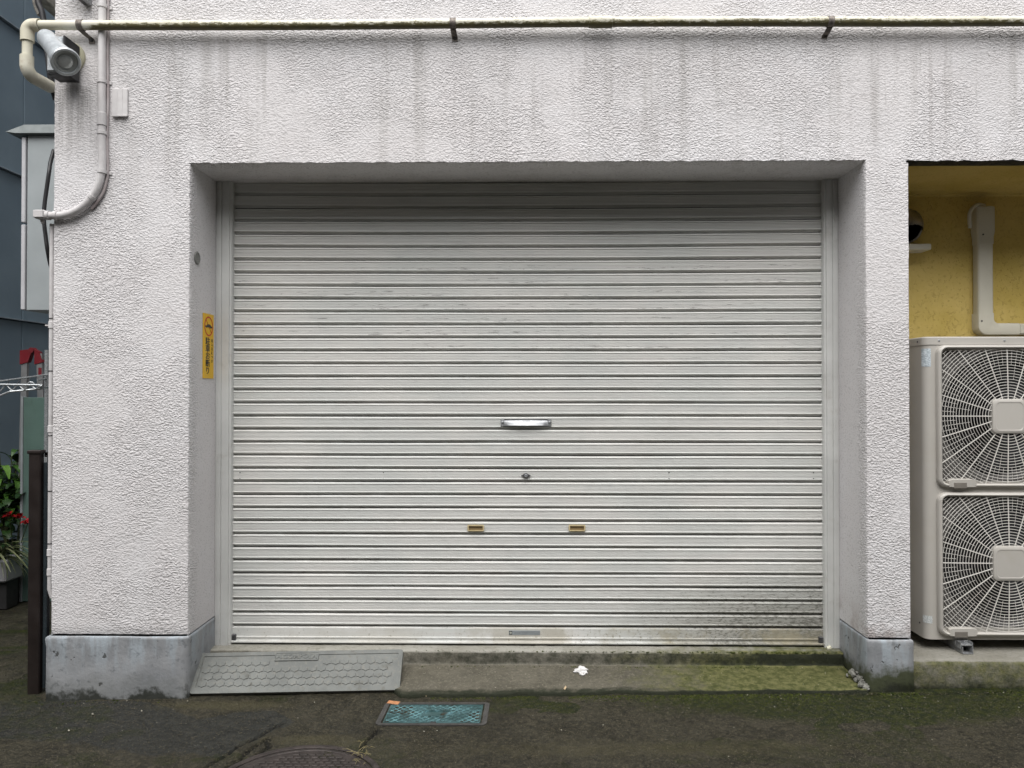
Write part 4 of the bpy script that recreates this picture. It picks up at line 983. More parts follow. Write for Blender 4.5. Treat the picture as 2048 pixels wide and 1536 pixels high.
keep = ((gx_ - mcx.x) ** 2 + (gy_ - mcx.y) ** 2 > (RM + .004) ** 2) & ~((abs((gx_ - mc.x) * ux.x + (gy_ - mc.y) * ux.y) < fw + .003) & (abs((gx_ - mc.x) * uy.x + (gy_ - mc.y) * uy.y) < fd + .003)) if False else ((gx_ - mcx.x) ** 2 + (gy_ - mcx.y) ** 2 > (RM + .004) ** 2) & ~((abs(gx_ - mc.x) < fw + .03) & (abs(gy_ - mc.y) < fd + .01)) & ~((gx_ < FR.x + .02) & (gx_ > FL.x - .02) & (gy_ > min(FL.y, FR.y) - .002))
gx_, gy_ = gx_[keep], gy_[keep]; n_ = len(gx_)
t_ = NT('aggregate_grains', .75, spec=.25); t_.base(t_.mix(t_.rng(t_.noise(140, 2, .5), .35, .65), (.020, .017, .010), (.125, .110, .075)))
blobs('aggregate_grains', np.stack([gx_, gy_, GA * (gx_ + 1.8) + relief(gx_, gy_) + .0002], -1), g_.choice([.0014, .0018, .0023, .003], n_, p=[.4, .35, .2, .05]), t_.m, .55, 'fine stone grains standing out of the worn asphalt', 3)
# moss cushions along the wall foot, the step and the joints
P_ = []; 
for k in range(5200):
    u = g_.rand(); x = g_.uniform(-.5, 2.5) if u < .8 else g_.uniform(-2.2, 2.5)
    dens = float(fbm(x * 6, k * 0 + 3.0, 3, 31))
    if dens < .42 or (x < .2 and g_.rand() < .6): continue
    y = -.020 - abs(g_.normal(0, .020 + .05 * max(0, x) * .6)) 
    if FL.x - .02 < x < FR.x + .02: continue
    P_.append((x, y, GA * (x + 1.8) + float(relief(np.array(x), np.array(y)))))
for k in range(1500):
    x = g_.uniform(-.50, XB - .02)
    if g_.rand() > .15 + .85 * float(sst(-.1, 1.4, x)): continue
    if g_.rand() < .5: P_.append((x, .207 - abs(g_.normal(0, .006)), Z(1331, .222, 1300) - .001 - .0))
    else: P_.append((x, .222 + g_.uniform(0, .012), ZSILL - .004))
P_ = np.array(P_); t_ = NT('moss_cushion', .9, spec=.15); t_.base(t_.mix(t_.rng(t_.noise(60, 3, .6), .35, .65), (.012, .020, .002), (.050, .060, .010)))
blobs('moss', P_, g_.choice([.0022, .0032, .0045, .006], len(P_), p=[.4, .35, .2, .05]), t_.m, .6, 'small dark green moss cushions along the foot of the wall and step', 8)
# broken mortar at the foot of the right reveal
mb = MB(); rn = random.Random(4)
for k in range(46):
    u = rn.random(); x = XB - .004 - .035 * rn.random() * (1 - u * .3) ; y = .10 - .115 * u; s = rn.uniform(.006, .015)
    M_ = Matrix.Translation((x + rn.gauss(0, .004), y, gz(x) + .035 - .02 * u + rn.uniform(-.01, .022) * (1 - u * .4))) @ Matrix.Rotation(rn.uniform(0, 3), 4, Vector((rn.random(), rn.random(), rn.random())).normalized())
    mb.box(-s, s, -s * .7, s * .7, -s * .6, s * .6, s * .25, M_)
tag(mb.build('broken_mortar', simple('mortar', (.17, .168, .15), .9, var=.4, scale=50, bump=.003, bscale=90, dirt=((.03, .03, .02), .8))), 'crumbled grey mortar in the corner under the right reveal', kind='stuff')

# ------------------------------------------------------------------ air conditioner
M_AC = simple('ac_beige_enamel', (.46, .44, .405), .38, 0, var=.035, scale=3, dirt=((.42, .39, .33), .35), spec=.5)
M_GRL = simple('grille_cream_enamel', (.66, .64, .60), .35, var=.03)
M_ACD = simple('ac_dark_interior', (.012, .012, .013), .7)
M_FAN = simple('fan_dark_plastic', (.014, .014, .016), .5)
M_SHR = simple('shroud_grey', (.10, .095, .09), .5)
YF = .150
acx0 = X(1850, YF, 1000); acx1 = acx0 + .95; zb_, zt_ = Z(1279, YF, 1900), Z(673, YF, 1900)
ac = empty('air_conditioner', (acx0 + .4, YF + .16, ZSLAB), 'tall beige double fan outdoor air conditioner in the yellow recess', 'air conditioner')
def plan(x0, x1, y0, y1, r=.022, n=6):
    return [(a, b) for a, b in rrect((x0 + x1) / 2, (y0 + y1) / 2, (x1 - x0) / 2, (y1 - y0) / 2, r, n)]
zlid = Z(689, YF, 1900)
cxh = X(2017, YF - .02, 832)
hubz = [Z(832.5, YF - .02, 2017), Z(1127, YF - .02, 2017)]
fans = [(Z(690, YF, 1900), Z(974, YF, 1900)), (Z(984, YF, 1900), Z(1270, YF, 1900))]
HWo = cxh - X(1874, YF - .01, 900); 
# cabinet: shell around, open front behind each grille
mb = MB(); P_ = plan(acx0, acx1, YF, YF + .33, .030)
mb.loft([[(a, b, z) for a, b in P_] for z in (zb_, zlid)], True, True)
body = part(mb, 'cabinet', M_AC, ac, smooth=40)
# cut the fan openings with a boolean applied on the spot
def cut(obj, cutter):
    m = obj.modifiers.new('b', 'BOOLEAN'); m.object = cutter; m.operation = 'DIFFERENCE'; m.solver = 'EXACT'
    dg = bpy.context.evaluated_depsgraph_get(); me = bpy.data.meshes.new_from_object(obj.evaluated_get(dg)); obj.modifiers.clear(); obj.data = me; bpy.data.objects.remove(cutter)
IW = HWo - .022
for (za, zb2), hz in zip(fans, hubz):
    mbc = MB(); mbc.loft([[(a, y, b) for a, b in rrect(cxh, hz, IW + .004, IW + .004, .03, 4)] for y in (YF - .02, YF + .22)]); cut(body, mbc.build('cut', M_ACD))
body.data.materials.clear(); body.data.materials.append(M_AC)
mb = MB(); mb.box(acx0 + .012, acx1 - .012, YF + .16, YF + .31, zb_ + .01, zlid - .01); part(mb, 'dark_interior', M_ACD, ac)
mb = MB(); P1 = plan(acx0 - .003, acx1 + .003, YF - .003, YF + .333, .031); P2 = plan(acx0 + .002, acx1 - .002, YF + .002, YF + .328, .028); zl = (Z(673, YF, 1900))
mb.loft([[(a, b, zlid - .001) for a, b in P1], [(a, b, zl - .006) for a, b in P1], [(a, b, zl - .001) for a, b in P2], [(a, b, zl) for a, b in plan(acx0 + .01, acx1 - .01, YF + .01, YF + .32, .025)]]); part(mb, 'top_cover', M_AC, ac, smooth=30)
for px in (1878, 2009):
    c = W(px, 681, YF - .003); mb = MB(); mb.lathe([(.0045, 0), (.0045, .002), (.002, .003)], Matrix.Translation((c.x, YF - .003, c.z)) @ Matrix.Rotation(R(90), 4, 'X'), 10); part(mb, 'screw', M_GALV, ac)
for py in (682, 1252):
    mb = MB(); mb.lathe([(.004, 0), (.004, .002)], Matrix.Translation((acx0 - (.003 if py < 700 else 0), YF + .05, Z(py, YF, 1900))) @ Matrix.Rotation(R(-90), 4, 'Y'), 10); part(mb, 'screw', M_DARKZINC, ac)
rng_ = random.Random(2)
for fi, ((zt2, zb2), hz) in enumerate(zip(fans, hubz)):
    cz = (zt2 + zb2) / 2; hh2 = (zt2 - zb2) / 2; fg = empty('fan_grille', (0, 0, 0)); put(fg, ac)
    # frame with rounded roll and the bottom tab notch
    def prof_ring(hw_, hh_, r, y): return [(a, y, b) for a, b in rrect(cxh, cz, hw_, hh_, r, 6)]
    mb = MB(); mb.loft([prof_ring(HWo, hh2, .040, YF + .001), prof_ring(HWo - .001, hh2 - .001, .039, YF - .014), prof_ring(HWo - .005, hh2 - .005, .036, YF - .022), prof_ring(HWo - .013, hh2 - .011, .032, YF - .024), prof_ring(HWo - .020, hh2 - .016, .028, YF - .018), prof_ring(HWo - .022, hh2 - .018, .027, YF - .004), prof_ring(HWo - .022, hh2 - .018, .027, YF + .02)], False, False)
    part(mb, 'grille_frame', M_AC, fg, smooth=50)
    for s in (-1, 1):
        xa = cxh + s * (HWo - .046); xb2 = cxh + s * (HWo - .170); xa, xb2 = min(xa, xb2), max(xa, xb2); zq = cz - hh2
        mb = MB(); mb.loft([[(a, YF - .001, zq + .002), (a, YF - .022, zq + .004), (a, YF - .022, zq + .030), (a, YF - .001, zq + .034)] for a in (xa,)] + [[(xa + .016, YF - .001, zq + .0), (xa + .016, YF - .026, zq + .003), (xa + .016, YF - .026, zq + .036), (xa + .016, YF - .001, zq + .040)], [(xb2 - .020, YF - .001, zq + .0), (xb2 - .020, YF - .026, zq + .003), (xb2 - .020, YF - .026, zq + .036), (xb2 - .020, YF - .001, zq + .040)], [(xb2, YF - .001, zq + .002), (xb2, YF - .022, zq + .004), (xb2, YF - .022, zq + .030), (xb2, YF - .001, zq + .034)]])
        part(mb, 'grille_tab', M_AC, fg)
        mb = MB(); mb.box(xa + .020, xb2 - .045, YF - .0275, YF - .02, zq - .004, zq + .024, .002); part(mb, 'tab_recess', simple('tab_shade_grey', (.17, .155, .135), .6), fg)
    # shroud panel with circular mouth
    nq = 64; mb = MB(); RH = .300
    sq = []; hwq, hhq = HWo - .0215, hh2 - .0175
    def sqp(a):
        c_, s_ = math.cos(a), math.sin(a); k = min(hwq / max(abs(c_), 1e-6), (hhq + (0)) / max(abs(s_), 1e-6)); return (cxh + c_ * k, cz + s_ * k)
    Rm = min(RH, hwq - .004, hhq - .004)
    A = [2 * math.pi * k / nq for k in range(nq)]
    outer = [(sqp(a)[0], YF + .018, sqp(a)[1]) for a in A]; mouth = [(cxh + Rm * math.cos(a), YF + .018, cz + Rm * math.sin(a)) for a in A]; m2 = [(cxh + (Rm - .012) * math.cos(a), YF + .030, cz + (Rm - .012) * math.sin(a)) for a in A]; m3 = [(cxh + (Rm - .014) * math.cos(a), YF + .09, cz + (Rm - .014) * math.sin(a)) for a in A]
    mb.loft([outer, mouth, m2, m3], False, False); part(mb, 'fan_shroud', M_SHR, fg)
    # blades
    for b_i in range(3):
        mb = MB(); rings = []; a0 = R(120 * b_i + 25 + 40 * fi)
        for k in range(9):
            r = .05 + (Rm - .03 - .05) * k / 8; ring = []
            for j in range(7):
                u = j / 6; a = a0 + R(78) * (u - .5) * (.75 + .3 * k / 8) + R(24) * (k / 8); ring.append((cxh + r * math.cos(a), YF + .045 + .065 * u + .01 * math.sin(math.pi * u), hz + r * math.sin(a)))
            rings.append(ring + [(p[0], p[1] + .003, p[2]) for p in ring[::-1]])
        mb.loft(rings); part(mb, 'fan_blade', M_FAN, fg, smooth=50)
    mb = MB(); mb.lathe([(.058, -.07), (.058, 0), (.045, .012), (0, .014)], Matrix.Translation((cxh, YF + .05, hz)) @ Matrix.Rotation(R(90), 4, 'X'), 24); part(mb, 'fan_hub', M_FAN, fg, smooth=30)
    # wire rings clipped to the frame
    yg = YF - .008; wr = .00138; px_m = (X(2017, yg) - X(1917, yg)) / 100
    mb = MB(); hx_, hz_ = HWo - .021, hh2 - .017
    def bow(r): return yg - .012 * (1 - min(1, (r / .40)) ** 2)
    def inside(x, z): return abs(x - cxh) < hx_ and abs(z - cz) < hz_
    r = 40 * px_m; ri = 0
    while r < 195 * px_m:
        nseg = int(40 + r * 220); cur = []
        for k in range(nseg + 1):
            a = 2 * math.pi * k / nseg; x, z = cxh + r * math.cos(a), hz + r * math.sin(a)
            if inside(x, z): cur.append((x, bow(r), z))
            else:
                if len(cur) > 1: mb.tube(cur, wr, 5, False)
                cur = []
        if len(cur) > 1: mb.tube(cur, wr, 5, False)
        r += 5.75 * px_m; ri += 1
    part(mb, 'grille_rings', M_GRL, fg, smooth=60, kind='stuff')
    def raylen(a):
        c_, s_ = math.cos(a), math.sin(a); l = 9
        if abs(c_) > 1e-6: l = min(l, hx_ / abs(c_))
        if abs(s_) > 1e-6: l = min(l, (cz + (hz_ if s_ > 0 else -hz_) - hz) / s_)
        return l
    for k in range(20):
        a = 2 * math.pi * k / 20; l = raylen(a); mb = MB()
        mb.tube([(cxh + q * math.cos(a), bow(q) + .001, hz + q * math.sin(a)) for q in np.linspace(.07, l, 6)], .0025, 5, False); part(mb, 'spoke', M_GRL, fg)
    mb = MB()
    for k in range(80):
        if k % 4 == 0: continue
        a = 2 * math.pi * k / 80; l = raylen(a); st = .17 if k % 4 == 2 else .235
        if st < l: mb.tube([(cxh + q * math.cos(a), bow(q) + .003, hz + q * math.sin(a)) for q in np.linspace(st, l, 4)], .0010, 4, False)
    part(mb, 'thin_spokes', M_GRL, fg, kind='stuff')
    hw3, hh3 = 33.5 * px_m, 35 * px_m
    mb = MB(); mb.loft([[(a, y, b) for a, b in rrect(cxh, hz, hw3 * s_, hh3 * s_, .022 * s_, 6)] for s_, y in ((1, yg + .004), (1, yg - .012), (.97, yg - .018), (.86, yg - .022), (.80, yg - .022), (.78, yg - .0205))]); part(mb, 'hub_cap', M_AC, fg, smooth=30)
# stickers
def sticker_mat(name, c0, c1, sx, sz):
    t = NT(name, .5); n = t.noise(1, 3, .6, src=t.map((sx, 1, sz))); t.base(t.mix(t.rng(n, .46, .56), c0, c1)); return t.m
for (x0, y0, x1, y1, m_, lab) in ((1840, 697, 1856, 733, sticker_mat('blue_label', (.36, .42, .46), (.60, .66, .70), 130, 210), 'faded pale blue label near the top'), (1841, 1232, 1863, 1247, sticker_mat('white_label', (.42, .45, .45), (.66, .68, .68), 300, 160), 'small white label near the bottom')):
    # wrap round the rounded corner
    rc2 = .030; mb = MB(); za, zb3 = Z(y0, YF, 1850), Z(y1, YF, 1850); rr = []
    for k in range(9):
        a = R(192 + 78 * k / 8) if True else 0
        rr.append([(acx0 + rc2 + (rc2 + .0008) * math.cos(a), YF + rc2 + (rc2 + .0008) * math.sin(a), z) for z in (za, zb3)])
    mb.loft(rr, False, False, False); part(mb, 'label_sticker', m_, ac, label=lab)
# feet
for fx in (X(1930, .12, 1300), acx1 - .16):
    z0, z1 = ZSLAB + .003, zb_; mb = MB()
    pr = [(-.024, z0 + .030), (-.024, z0), (.024, z0), (.024, z0 + .030), (.021, z0 + .030), (.021, z0 + .003), (-.021, z0 + .003), (-.021, z0 + .030)]
    mb.loft([[(fx + a, y, b) for a, b in pr] for y in (YF - .052, YF + .36)]); mb.box(fx - .032, fx + .030, YF - .012, YF + .05, z0 + .028, z1, .002); mb.box(fx - .030, fx - .027, YF - .045, YF, z0 + .02, z0 + .05); mb.box(fx + .024, fx + .027, YF - .045, YF, z0 + .02, z0 + .05)
    mb.box(fx - .026, fx + .026, YF - .045, YF - .0, z0 + .034, z0 + .038)
    part(mb, 'mounting_foot', M_GALV, ac)
    mb = MB(); mb.lathe([(.012, 0), (.012, .002), (.008, .002), (.008, .009), (.004, .009), (.004, .016), (0, .016)], Matrix.Translation((fx + .003, YF - .030, z0 + .038)), 6); part(mb, 'bolt', M_STEEL, ac)

# ------------------------------------------------------------------ refrigerant pipe cover on the yellow wall
M_DUCT = simple('duct_beige', (.54, .52, .44), .45, 0, var=.04, scale=4, dirt=((.40, .36, .28), .4))
du = empty('pipe_cover', (X(1968, .5, 500), YW, Z(640, .5, 1968)), 'beige plastic pipe cover duct rising on the yellow wall', 'duct')
YD = .485; xd0, xd1 = X(1957, YD, 550), X(1988, YD, 550); zd0 = Z(668, YD, 1968); zd1 = Z(486, YD, 1968); zd2 = Z(412, YD, 1968)
def dsec(x0, x1, z, y0=YD, r=.012): return [(a, b, z) for a, b in rrect((x0 + x1) / 2, (y0 + YW) / 2, (x1 - x0) / 2, (YW - y0) / 2, r, 4)]
zel = zd0 + (xd1 - xd0)
mb = MB(); mb.loft([dsec(xd0, xd1, Z(646, YD, 2010) + .045), dsec(xd0, xd1, zd1)]); part(mb, 'duct_run', M_DUCT, du, smooth=40)
e = .006
mb = MB(); mb.loft([dsec(xd0 - .003, xd1 + .003, zd1 - .002, YD - .003), dsec(xd0 - .003, xd1 + .003, zd1 + .03, YD - .003), dsec(xd0 - .010, xd1 + .004, zd1 + .06, YD - .012), dsec(xd0 - .010, xd1 + .004, zd2 - .006, YD - .012, .014), dsec(xd0 - .004, xd1 - .002, zd2, YD - .004, .012)]); part(mb, 'wall_cap', M_DUCT, du, smooth=40)
# elbow with a short run to the right
zbot, ztop_ = Z(670, YD, 1968), Z(646, YD, 2010)
def arc(cx, cz, r, a0, a1, n=8): return [(cx + r * math.cos(R(a0 + (a1 - a0) * k / n)), cz + r * math.sin(R(a0 + (a1 - a0) * k / n))) for k in range(n + 1)]
def outl(i, xr, zt, ro=.045, ri=.022): 
    return [(xd0 + i - .002, zt)] + arc(xd0 - .002 + ro, zbot + ro, ro - i, 180, 270) + [(xr, zbot + i)] + [(xr, ztop_ - i)] + arc(xd1 + .002 + ri, ztop_ + ri, ri + i, 270, 180) + [(xd1 + .002 - i, zt)]
zt9 = ztop_ + .05
mb = MB(); mb.loft([[(a, y, b) for a, b in outl(i, X(2040, YD), zt9)] for i, y in ((0, YW), (0, YD + .008), (.003, YD + .001), (.009, YD - .002))]); part(mb, 'duct_elbow', M_DUCT, du, smooth=30)
mb = MB(); mb.box(X(2040, YD), XD - .001, YD, YW, zbot + .002, ztop_ - .002, .008); part(mb, 'duct_run', M_DUCT, du, smooth=30)
for py in (470, 642):
    c = W(1963, py, YD); mb = MB(); mb.lathe([(.0045, 0), (.0045, .003), (0, .003)], Matrix.Translation((c.x, YD - (.012 if py < 500 else .001), c.z)) @ Matrix.Rotation(R(90), 4, 'X'), 8); part(mb, 'screw', M_DARKZINC, du)
mb = MB(); lp = [W(1940, 456, .49), W(1939, 438, .48), W(1940, 425, .475), W(1946, 415, .475), W(1956, 409, .48), W(1968, 411, .52)]
mb.tube(cat(lp), .009, 10); tag(mb.build('drain_hose', M_DUCT, smooth=50), 'short beige hose looped over the top of the pipe cover', 'hose')

# dome vent and small ledge
c = W(1815, 449, .50); Rv = .088
vt = empty('vent_hood', (c.x, YW, c.z), 'dark steel dome vent hood half hidden behind the pier', 'vent')
M_VENT = simple('dull_stainless', (.30, .28, .25), .35, .8, var=.2, scale=12)
mb = MB(); nu, nv = 24, 10; rings = []
for j in range(nv + 1):
    th = R(90) * j / nv; rings.append([(c.x + Rv * math.cos(th) * math.cos(2 * math.pi * k / nu) , YW - .012 - Rv * .85 * math.sin(th), c.z + Rv * math.cos(th) * math.sin(2 * math.pi * k / nu)) for k in range(nu)])
for j in range(nv):
    for k in range(nu):
        mid = (rings[j][k][2] + rings[j + 1][(k + 1) % nu][2]) / 2
        if mid < c.z - .012: continue
        mb.add([rings[j][k], rings[j][(k + 1) % nu], rings[j + 1][(k + 1) % nu], rings[j + 1][k]], [(0, 1, 2, 3)])
part(mb, 'hood', M_VENT, vt, smooth=50)
mb = MB(); mb.lathe([(Rv + .004, 0), (Rv + .004, .012), (Rv - .006, .016), (Rv - .006, .006)], Matrix.Translation((c.x, YW, c.z)) @ Matrix.Rotation(R(90), 4, 'X'), 36); part(mb, 'flange', M_VENT, vt, smooth=40)
mb = MB(); mb.lathe([(Rv - .004, .003), (Rv - .004, .006)], Matrix.Translation((c.x, YW, c.z)) @ Matrix.Rotation(R(90), 4, 'X'), 24); part(mb, 'duct_mouth', M_ACD, vt)
q0, q1 = W(1800, 489, .44), W(1863, 499, .44)
mb = MB(); mb.box(q0.x, q1.x, .44, YW, q1.z, q0.z + .004, .003); sh_ = mb.build('wall_ledge', M_DUCT); tag(sh_, 'small flat beige ledge under the vent hood', 'ledge')

# ------------------------------------------------------------------ left: neighbouring blue-grey building
nb = empty('panelled_building', (-4.0, 2, 0), 'dark blue-grey metal panelled building across the narrow passage', 'building')
XN = -4.00
t_ = NT('blue_panel', .45, .0, .45); t_.base(t_.mix(t_.rng(t_.noise(2, 4), .35, .65), (.15, .205, .25), (.18, .24, .285))); t_.bump(t_.noise(4, 2), .004, .4); M_BLUE = t_.m
pz1, pz0 = Z(35, 0, 1045), 0
def zat(px, py):     # height on the neighbour's wall
    d = ray(px, py); t = (XN - CAM.x) / d.x; return (CAM + d * t)
zA, zB = zat(2, 37).z, zat(2, 336).z; hp = zA - zB; yj = zat(48, 150).y; wp = .91
mb = MB(); mb.box(XN - 4, XN - .03, yj - wp * 3 + .02, 9, -.1, 8); part(mb, 'wall_core', simple('panel_joint_black', (.015, .018, .02), .8), nb)
pm = MB(); pm.box(-.03, 0, .005, wp - .005, .006, hp - .010, .004); pme = pm.mesh('panel', M_BLUE)
fm = MB(); fm.box(-.01, .030, .003, wp - .003, -.006, .004, .001); fme = fm.mesh('seam_trim', simple('seam_trim', (.28, .33, .37), .4, .3))
for i in range(-3, 5):
    for j in range(-3, 4):
        z0 = zB + hp * j
        if z0 + hp < 0: continue
        for nm, me in (('panel', pme), ('seam_trim', fme)):
            o = bpy.data.objects.new(nm, me); COL.objects.link(o); o.location = (XN, yj + wp * i, z0); o.parent = nb; o.matrix_parent_inverse = Matrix.Translation(nb.location).inverted()

# meter cabinet on the side wall
YM0, YM1 = .55, .95
mxl = X(53, YM0, 500); zc0, zc1 = Z(621, YM0, 80), Z(270, YM0, 80)
cabn = empty('meter_cabinet', (XL0 - .2, YM0, zc0), 'pale grey metal cabinet with sloped cap fixed to the side of the building', 'cabinet')
M_CAB = simple('cabinet_grey', (.33, .36, .37), .45, .1, var=.06, scale=3); M_CABL = simple('cabinet_door_grey', (.50, .50, .52), .45, .1, var=.05)
mb = MB(); mb.box(mxl, XL0 - .001, YM0, YM1, zc0, zc1, .004); part(mb, 'cabinet_body', M_CAB, cabn)
zsplit = Z(447, YM0, 48); xd_ = X(42.5, YM0, 500)
for a_, b_ in ((zsplit + .006, zc1 - .01), (zc0 + .004, zsplit - .006)):
    mb = MB(); mb.box(xd_, mxl - .006, YM0 - .004, YM1, a_, b_, .003); part(mb, 'cabinet_door', M_CABL, cabn)
zt = Z(252, YM0, 60); xo_ = X(19, YM0, 268)
mb = MB(); mb.add([(xo_, YM0 - .03, zc1 + .008), (xo_ + .09, YM0 - .02, zt), (XL0, YM0 - .02, zt), (XL0, YM0 - .03, zc1 + .001), (xo_ + .05, YM0 - .03, zc1 + .001)] + [(xo_, YM1 + .03, zc1 + .008), (xo_ + .09, YM1 + .02, zt), (XL0, YM1 + .02, zt), (XL0, YM1 + .03, zc1 + .001), (xo_ + .05, YM1 + .03, zc1 + .001)],
                  [(0, 1, 2, 3, 4), (5, 9, 8, 7, 6), (0, 5, 6, 1), (1, 6, 7, 2), (2, 7, 8, 3), (3, 8, 9, 4), (4, 9, 5, 0)]); part(mb, 'cabinet_cap', simple('cap_metal', (.17, .19, .19), .5, .1), cabn)

# gate post and folded gate
M_BRN = simple('dark_brown_aluminium', (.024, .018, .0165), .42, .3, var=.2, scale=6, spec=.5)
M_BRN2 = simple('black_brown_aluminium', (.014, .013, .016), .35, .3, var=.3, scale=6, spec=.5)
gp = empty('gate_post', (X(66, .06, 1300), .06, 0), 'dark brown metal gate post standing at the left edge of the building', 'post')
Yg0 = .06; gx0, gx1 = X(55, Yg0, 1150), X(79, Yg0, 1150); zt = Z(906, Yg0, 66)
mb = MB(); mb.box(gx0, gx1, Yg0, Yg0 + .03, gz(gx0) - .02, zt, .004); part(mb, 'post', M_BRN, gp)
mb = MB(); mb.box(gx0 - .005, gx1 + .004, Yg0 - .005, Yg0 + .035, zt - .004, zt + .012, .003); part(mb, 'post_cap', M_BRN, gp)
gg = empty('folded_gate', (gx1 + .02, .12, 0), 'black accordion gate folded against the wall behind the brown post', 'gate')
gx2 = X(97, .10, 1150); zg = Z(911, .10, 88)
mb = MB(); mb.box(gx1 + .004, gx2, .10, .115, gz(gx0) + .01, zg, .004); part(mb, 'gate_leaf', M_BRN2, gg)
mb = MB(); mb.tube([(gx1 + .010, .085, gz(gx0) + .02), (gx1 + .010, .085, zg - .03)], .009, 10); part(mb, 'gate_tube', simple('gate_tube', (.05, .065, .075), .3, .5), gg, smooth=40)
mb = MB(); rings = []
for k in range(9):
    a = R(180 * k / 8); rings.append([((gx1 + gx2) / 2 - (gx2 - gx1) / 2 * math.cos(a) * 1.02, y, zg + .016 * math.sin(a)) for y in (.088, .15)])
mb.loft(rings, False, False, False); mb.box(gx1, gx2, .088, .15, zg - .006, zg, .001); part(mb, 'gate_cap', M_BRN, gg, smooth=30)

# pale green board, ladder, wire shelf
Yb = 1.55; b0, b1 = X(46, Yb, 850), XL0 - .45
mb = MB(); mb.box(b0, b1 + .3, Yb, Yb + .03, gz(-3), Z(795, Yb, 70), .003)
gb = mb.build('green_board', simple('pale_green_board', (.085, .14, .12), .5, 0, var=.10, scale=4, dirt=((.05, .08, .06), .6))); tag(gb, 'pale green board standing in the passage behind the wire shelf', 'board')
mb = MB(); mb.box(b0 - .012, b0 + .004, Yb - .008, Yb + .034, gz(-3), Z(793, Yb, 70), .002); part(mb, 'edge_strip', simple('edge_grey', (.25, .27, .28), .4), gb)
M_ALU = simple('ladder_aluminium', (.30, .30, .30), .4, .5, var=.15); M_REDP = simple('red_plastic', (.17, .012, .018), .45)
lad = empty('stepladder', (X(66, 1.8, 730), 1.8, 0), 'aluminium stepladder with red hinge caps leaning in the passage', 'ladder')
for yy in (1.75, 2.12):
    tz = Z(707, yy, 66)
    xl, xr_ = X(51, yy, 720), X(80, yy, 720)
    for k, (xa, dx) in enumerate(((xl, -.12 if False else .03), (xr_, .06))):
        mb = MB(); mb.loft([[(xa + dx * u * (-1 if k == 0 else 1) + a, yy + b, tz - u * (tz - gz(-3))) for a, b in ((-.020, -.012), (.020, -.012), (.020, .012), (-.020, .012))] for u in (0, 1)]); part(mb, 'leg', M_ALU, lad)
        mb = MB(); sgn = 1 if k == 0 else -1
        mb.loft([[(xa - .028, y, tz - .075), (xa + .028, y, tz - .060), (xa + .028 + sgn * .024, y, tz + .010), (xa + sgn * .030, y, tz + .028), (xa - .028, y, tz + .020)] for y in (yy - .018, yy + .018)]); part(mb, 'hinge_cap', M_REDP, lad)
    mb = MB(); mb.lathe([(.018, -.02), (.018, .02)], Matrix.Translation(((xl + xr_) / 2, yy, tz + .022)) @ Matrix.Rotation(R(90), 4, 'X'), 14); part(mb, 'hinge_pin', M_REDP, lad)
for k in range(4):
    z = .3 + .3 * k; mb = MB(); mb.box(X(80, 1.75, 720) - .01, X(80, 1.75, 720) + .035, 1.76, 2.11, z, z + .025, .003); part(mb, 'rung', M_ALU, lad)
mb = MB(); c = W(80, 742, 1.735); mb.box(c.x - .012, c.x + .010, 1.7355, 1.7375, c.z - .03, c.z + .022); part(mb, 'red_tag', M_REDP, lad)
ws = empty('wire_shelf', (-2.6, .8, 1.37), 'chrome wire shelf rack edge jutting out in the passage', 'shelf')
def bar(p, q, r, nm='wire_bar', m=None): 
    mb = MB(); mb.tube([p, q], r * 1.25, 8); return part(mb, nm, m or M_CHROME, ws, smooth=40)
bar(W(-120, 779, .62), W(96, 749, 1.05), .0038); bar(W(-120, 767, .66), W(81, 770, .66), .0042); bar(W(-120, 812, .62), W(0, 791, .66), .0042); bar(W(0, 791, .66), W(20, 783, .66), .0042); bar(W(20, 783, .66), W(84, 777, .68), .0042)
bar(W(81, 770, .66), W(84, 777, .68), .0065, 'shelf_corner'); bar(W(84, 776, .68), W(100, 774, .9), .0042); bar(W(75, 760, .95), W(100, 757, 1.1), .0036)
for k in range(6):
    x0 = -60 + 24 * k; bar(W(x0, 769, .665), W(x0 + 12, 786 - k * 1.6, .665), .003, 'truss_wire'); bar(W(x0 + 12, 786 - k * 1.6, .665), W(x0 + 24, 769, .665), .003, 'truss_wire')
for k in range(8):
    x0 = -100 + 22 * k; bar(W(x0, 770, .66), W(x0 * .86 + 14, 764 - k * 1.1, 1.0), .0018, 'deck_wire', M_DARKZINC)
mb = MB(); mb.tube([W(-118, 700, .64), (W(-118, 700, .64).x, W(-118, 700, .64).y, 0.0)], .0125, 12); part(mb, 'shelf_post', M_CHROME, ws, smooth=40)
mb = MB(); p_ = W(94, 700, 1.06); mb.tube([p_, (p_.x, p_.y, 0.0)], .0125, 12); part(mb, 'shelf_post', M_CHROME, ws, smooth=40)
mb = MB(); mb.tube([W(56, 767, .75), W(60, 764, .75), W(66, 765, .75), W(70, 770, .74)], .004, 8); part(mb, 'hook', M_CHROME, ws)

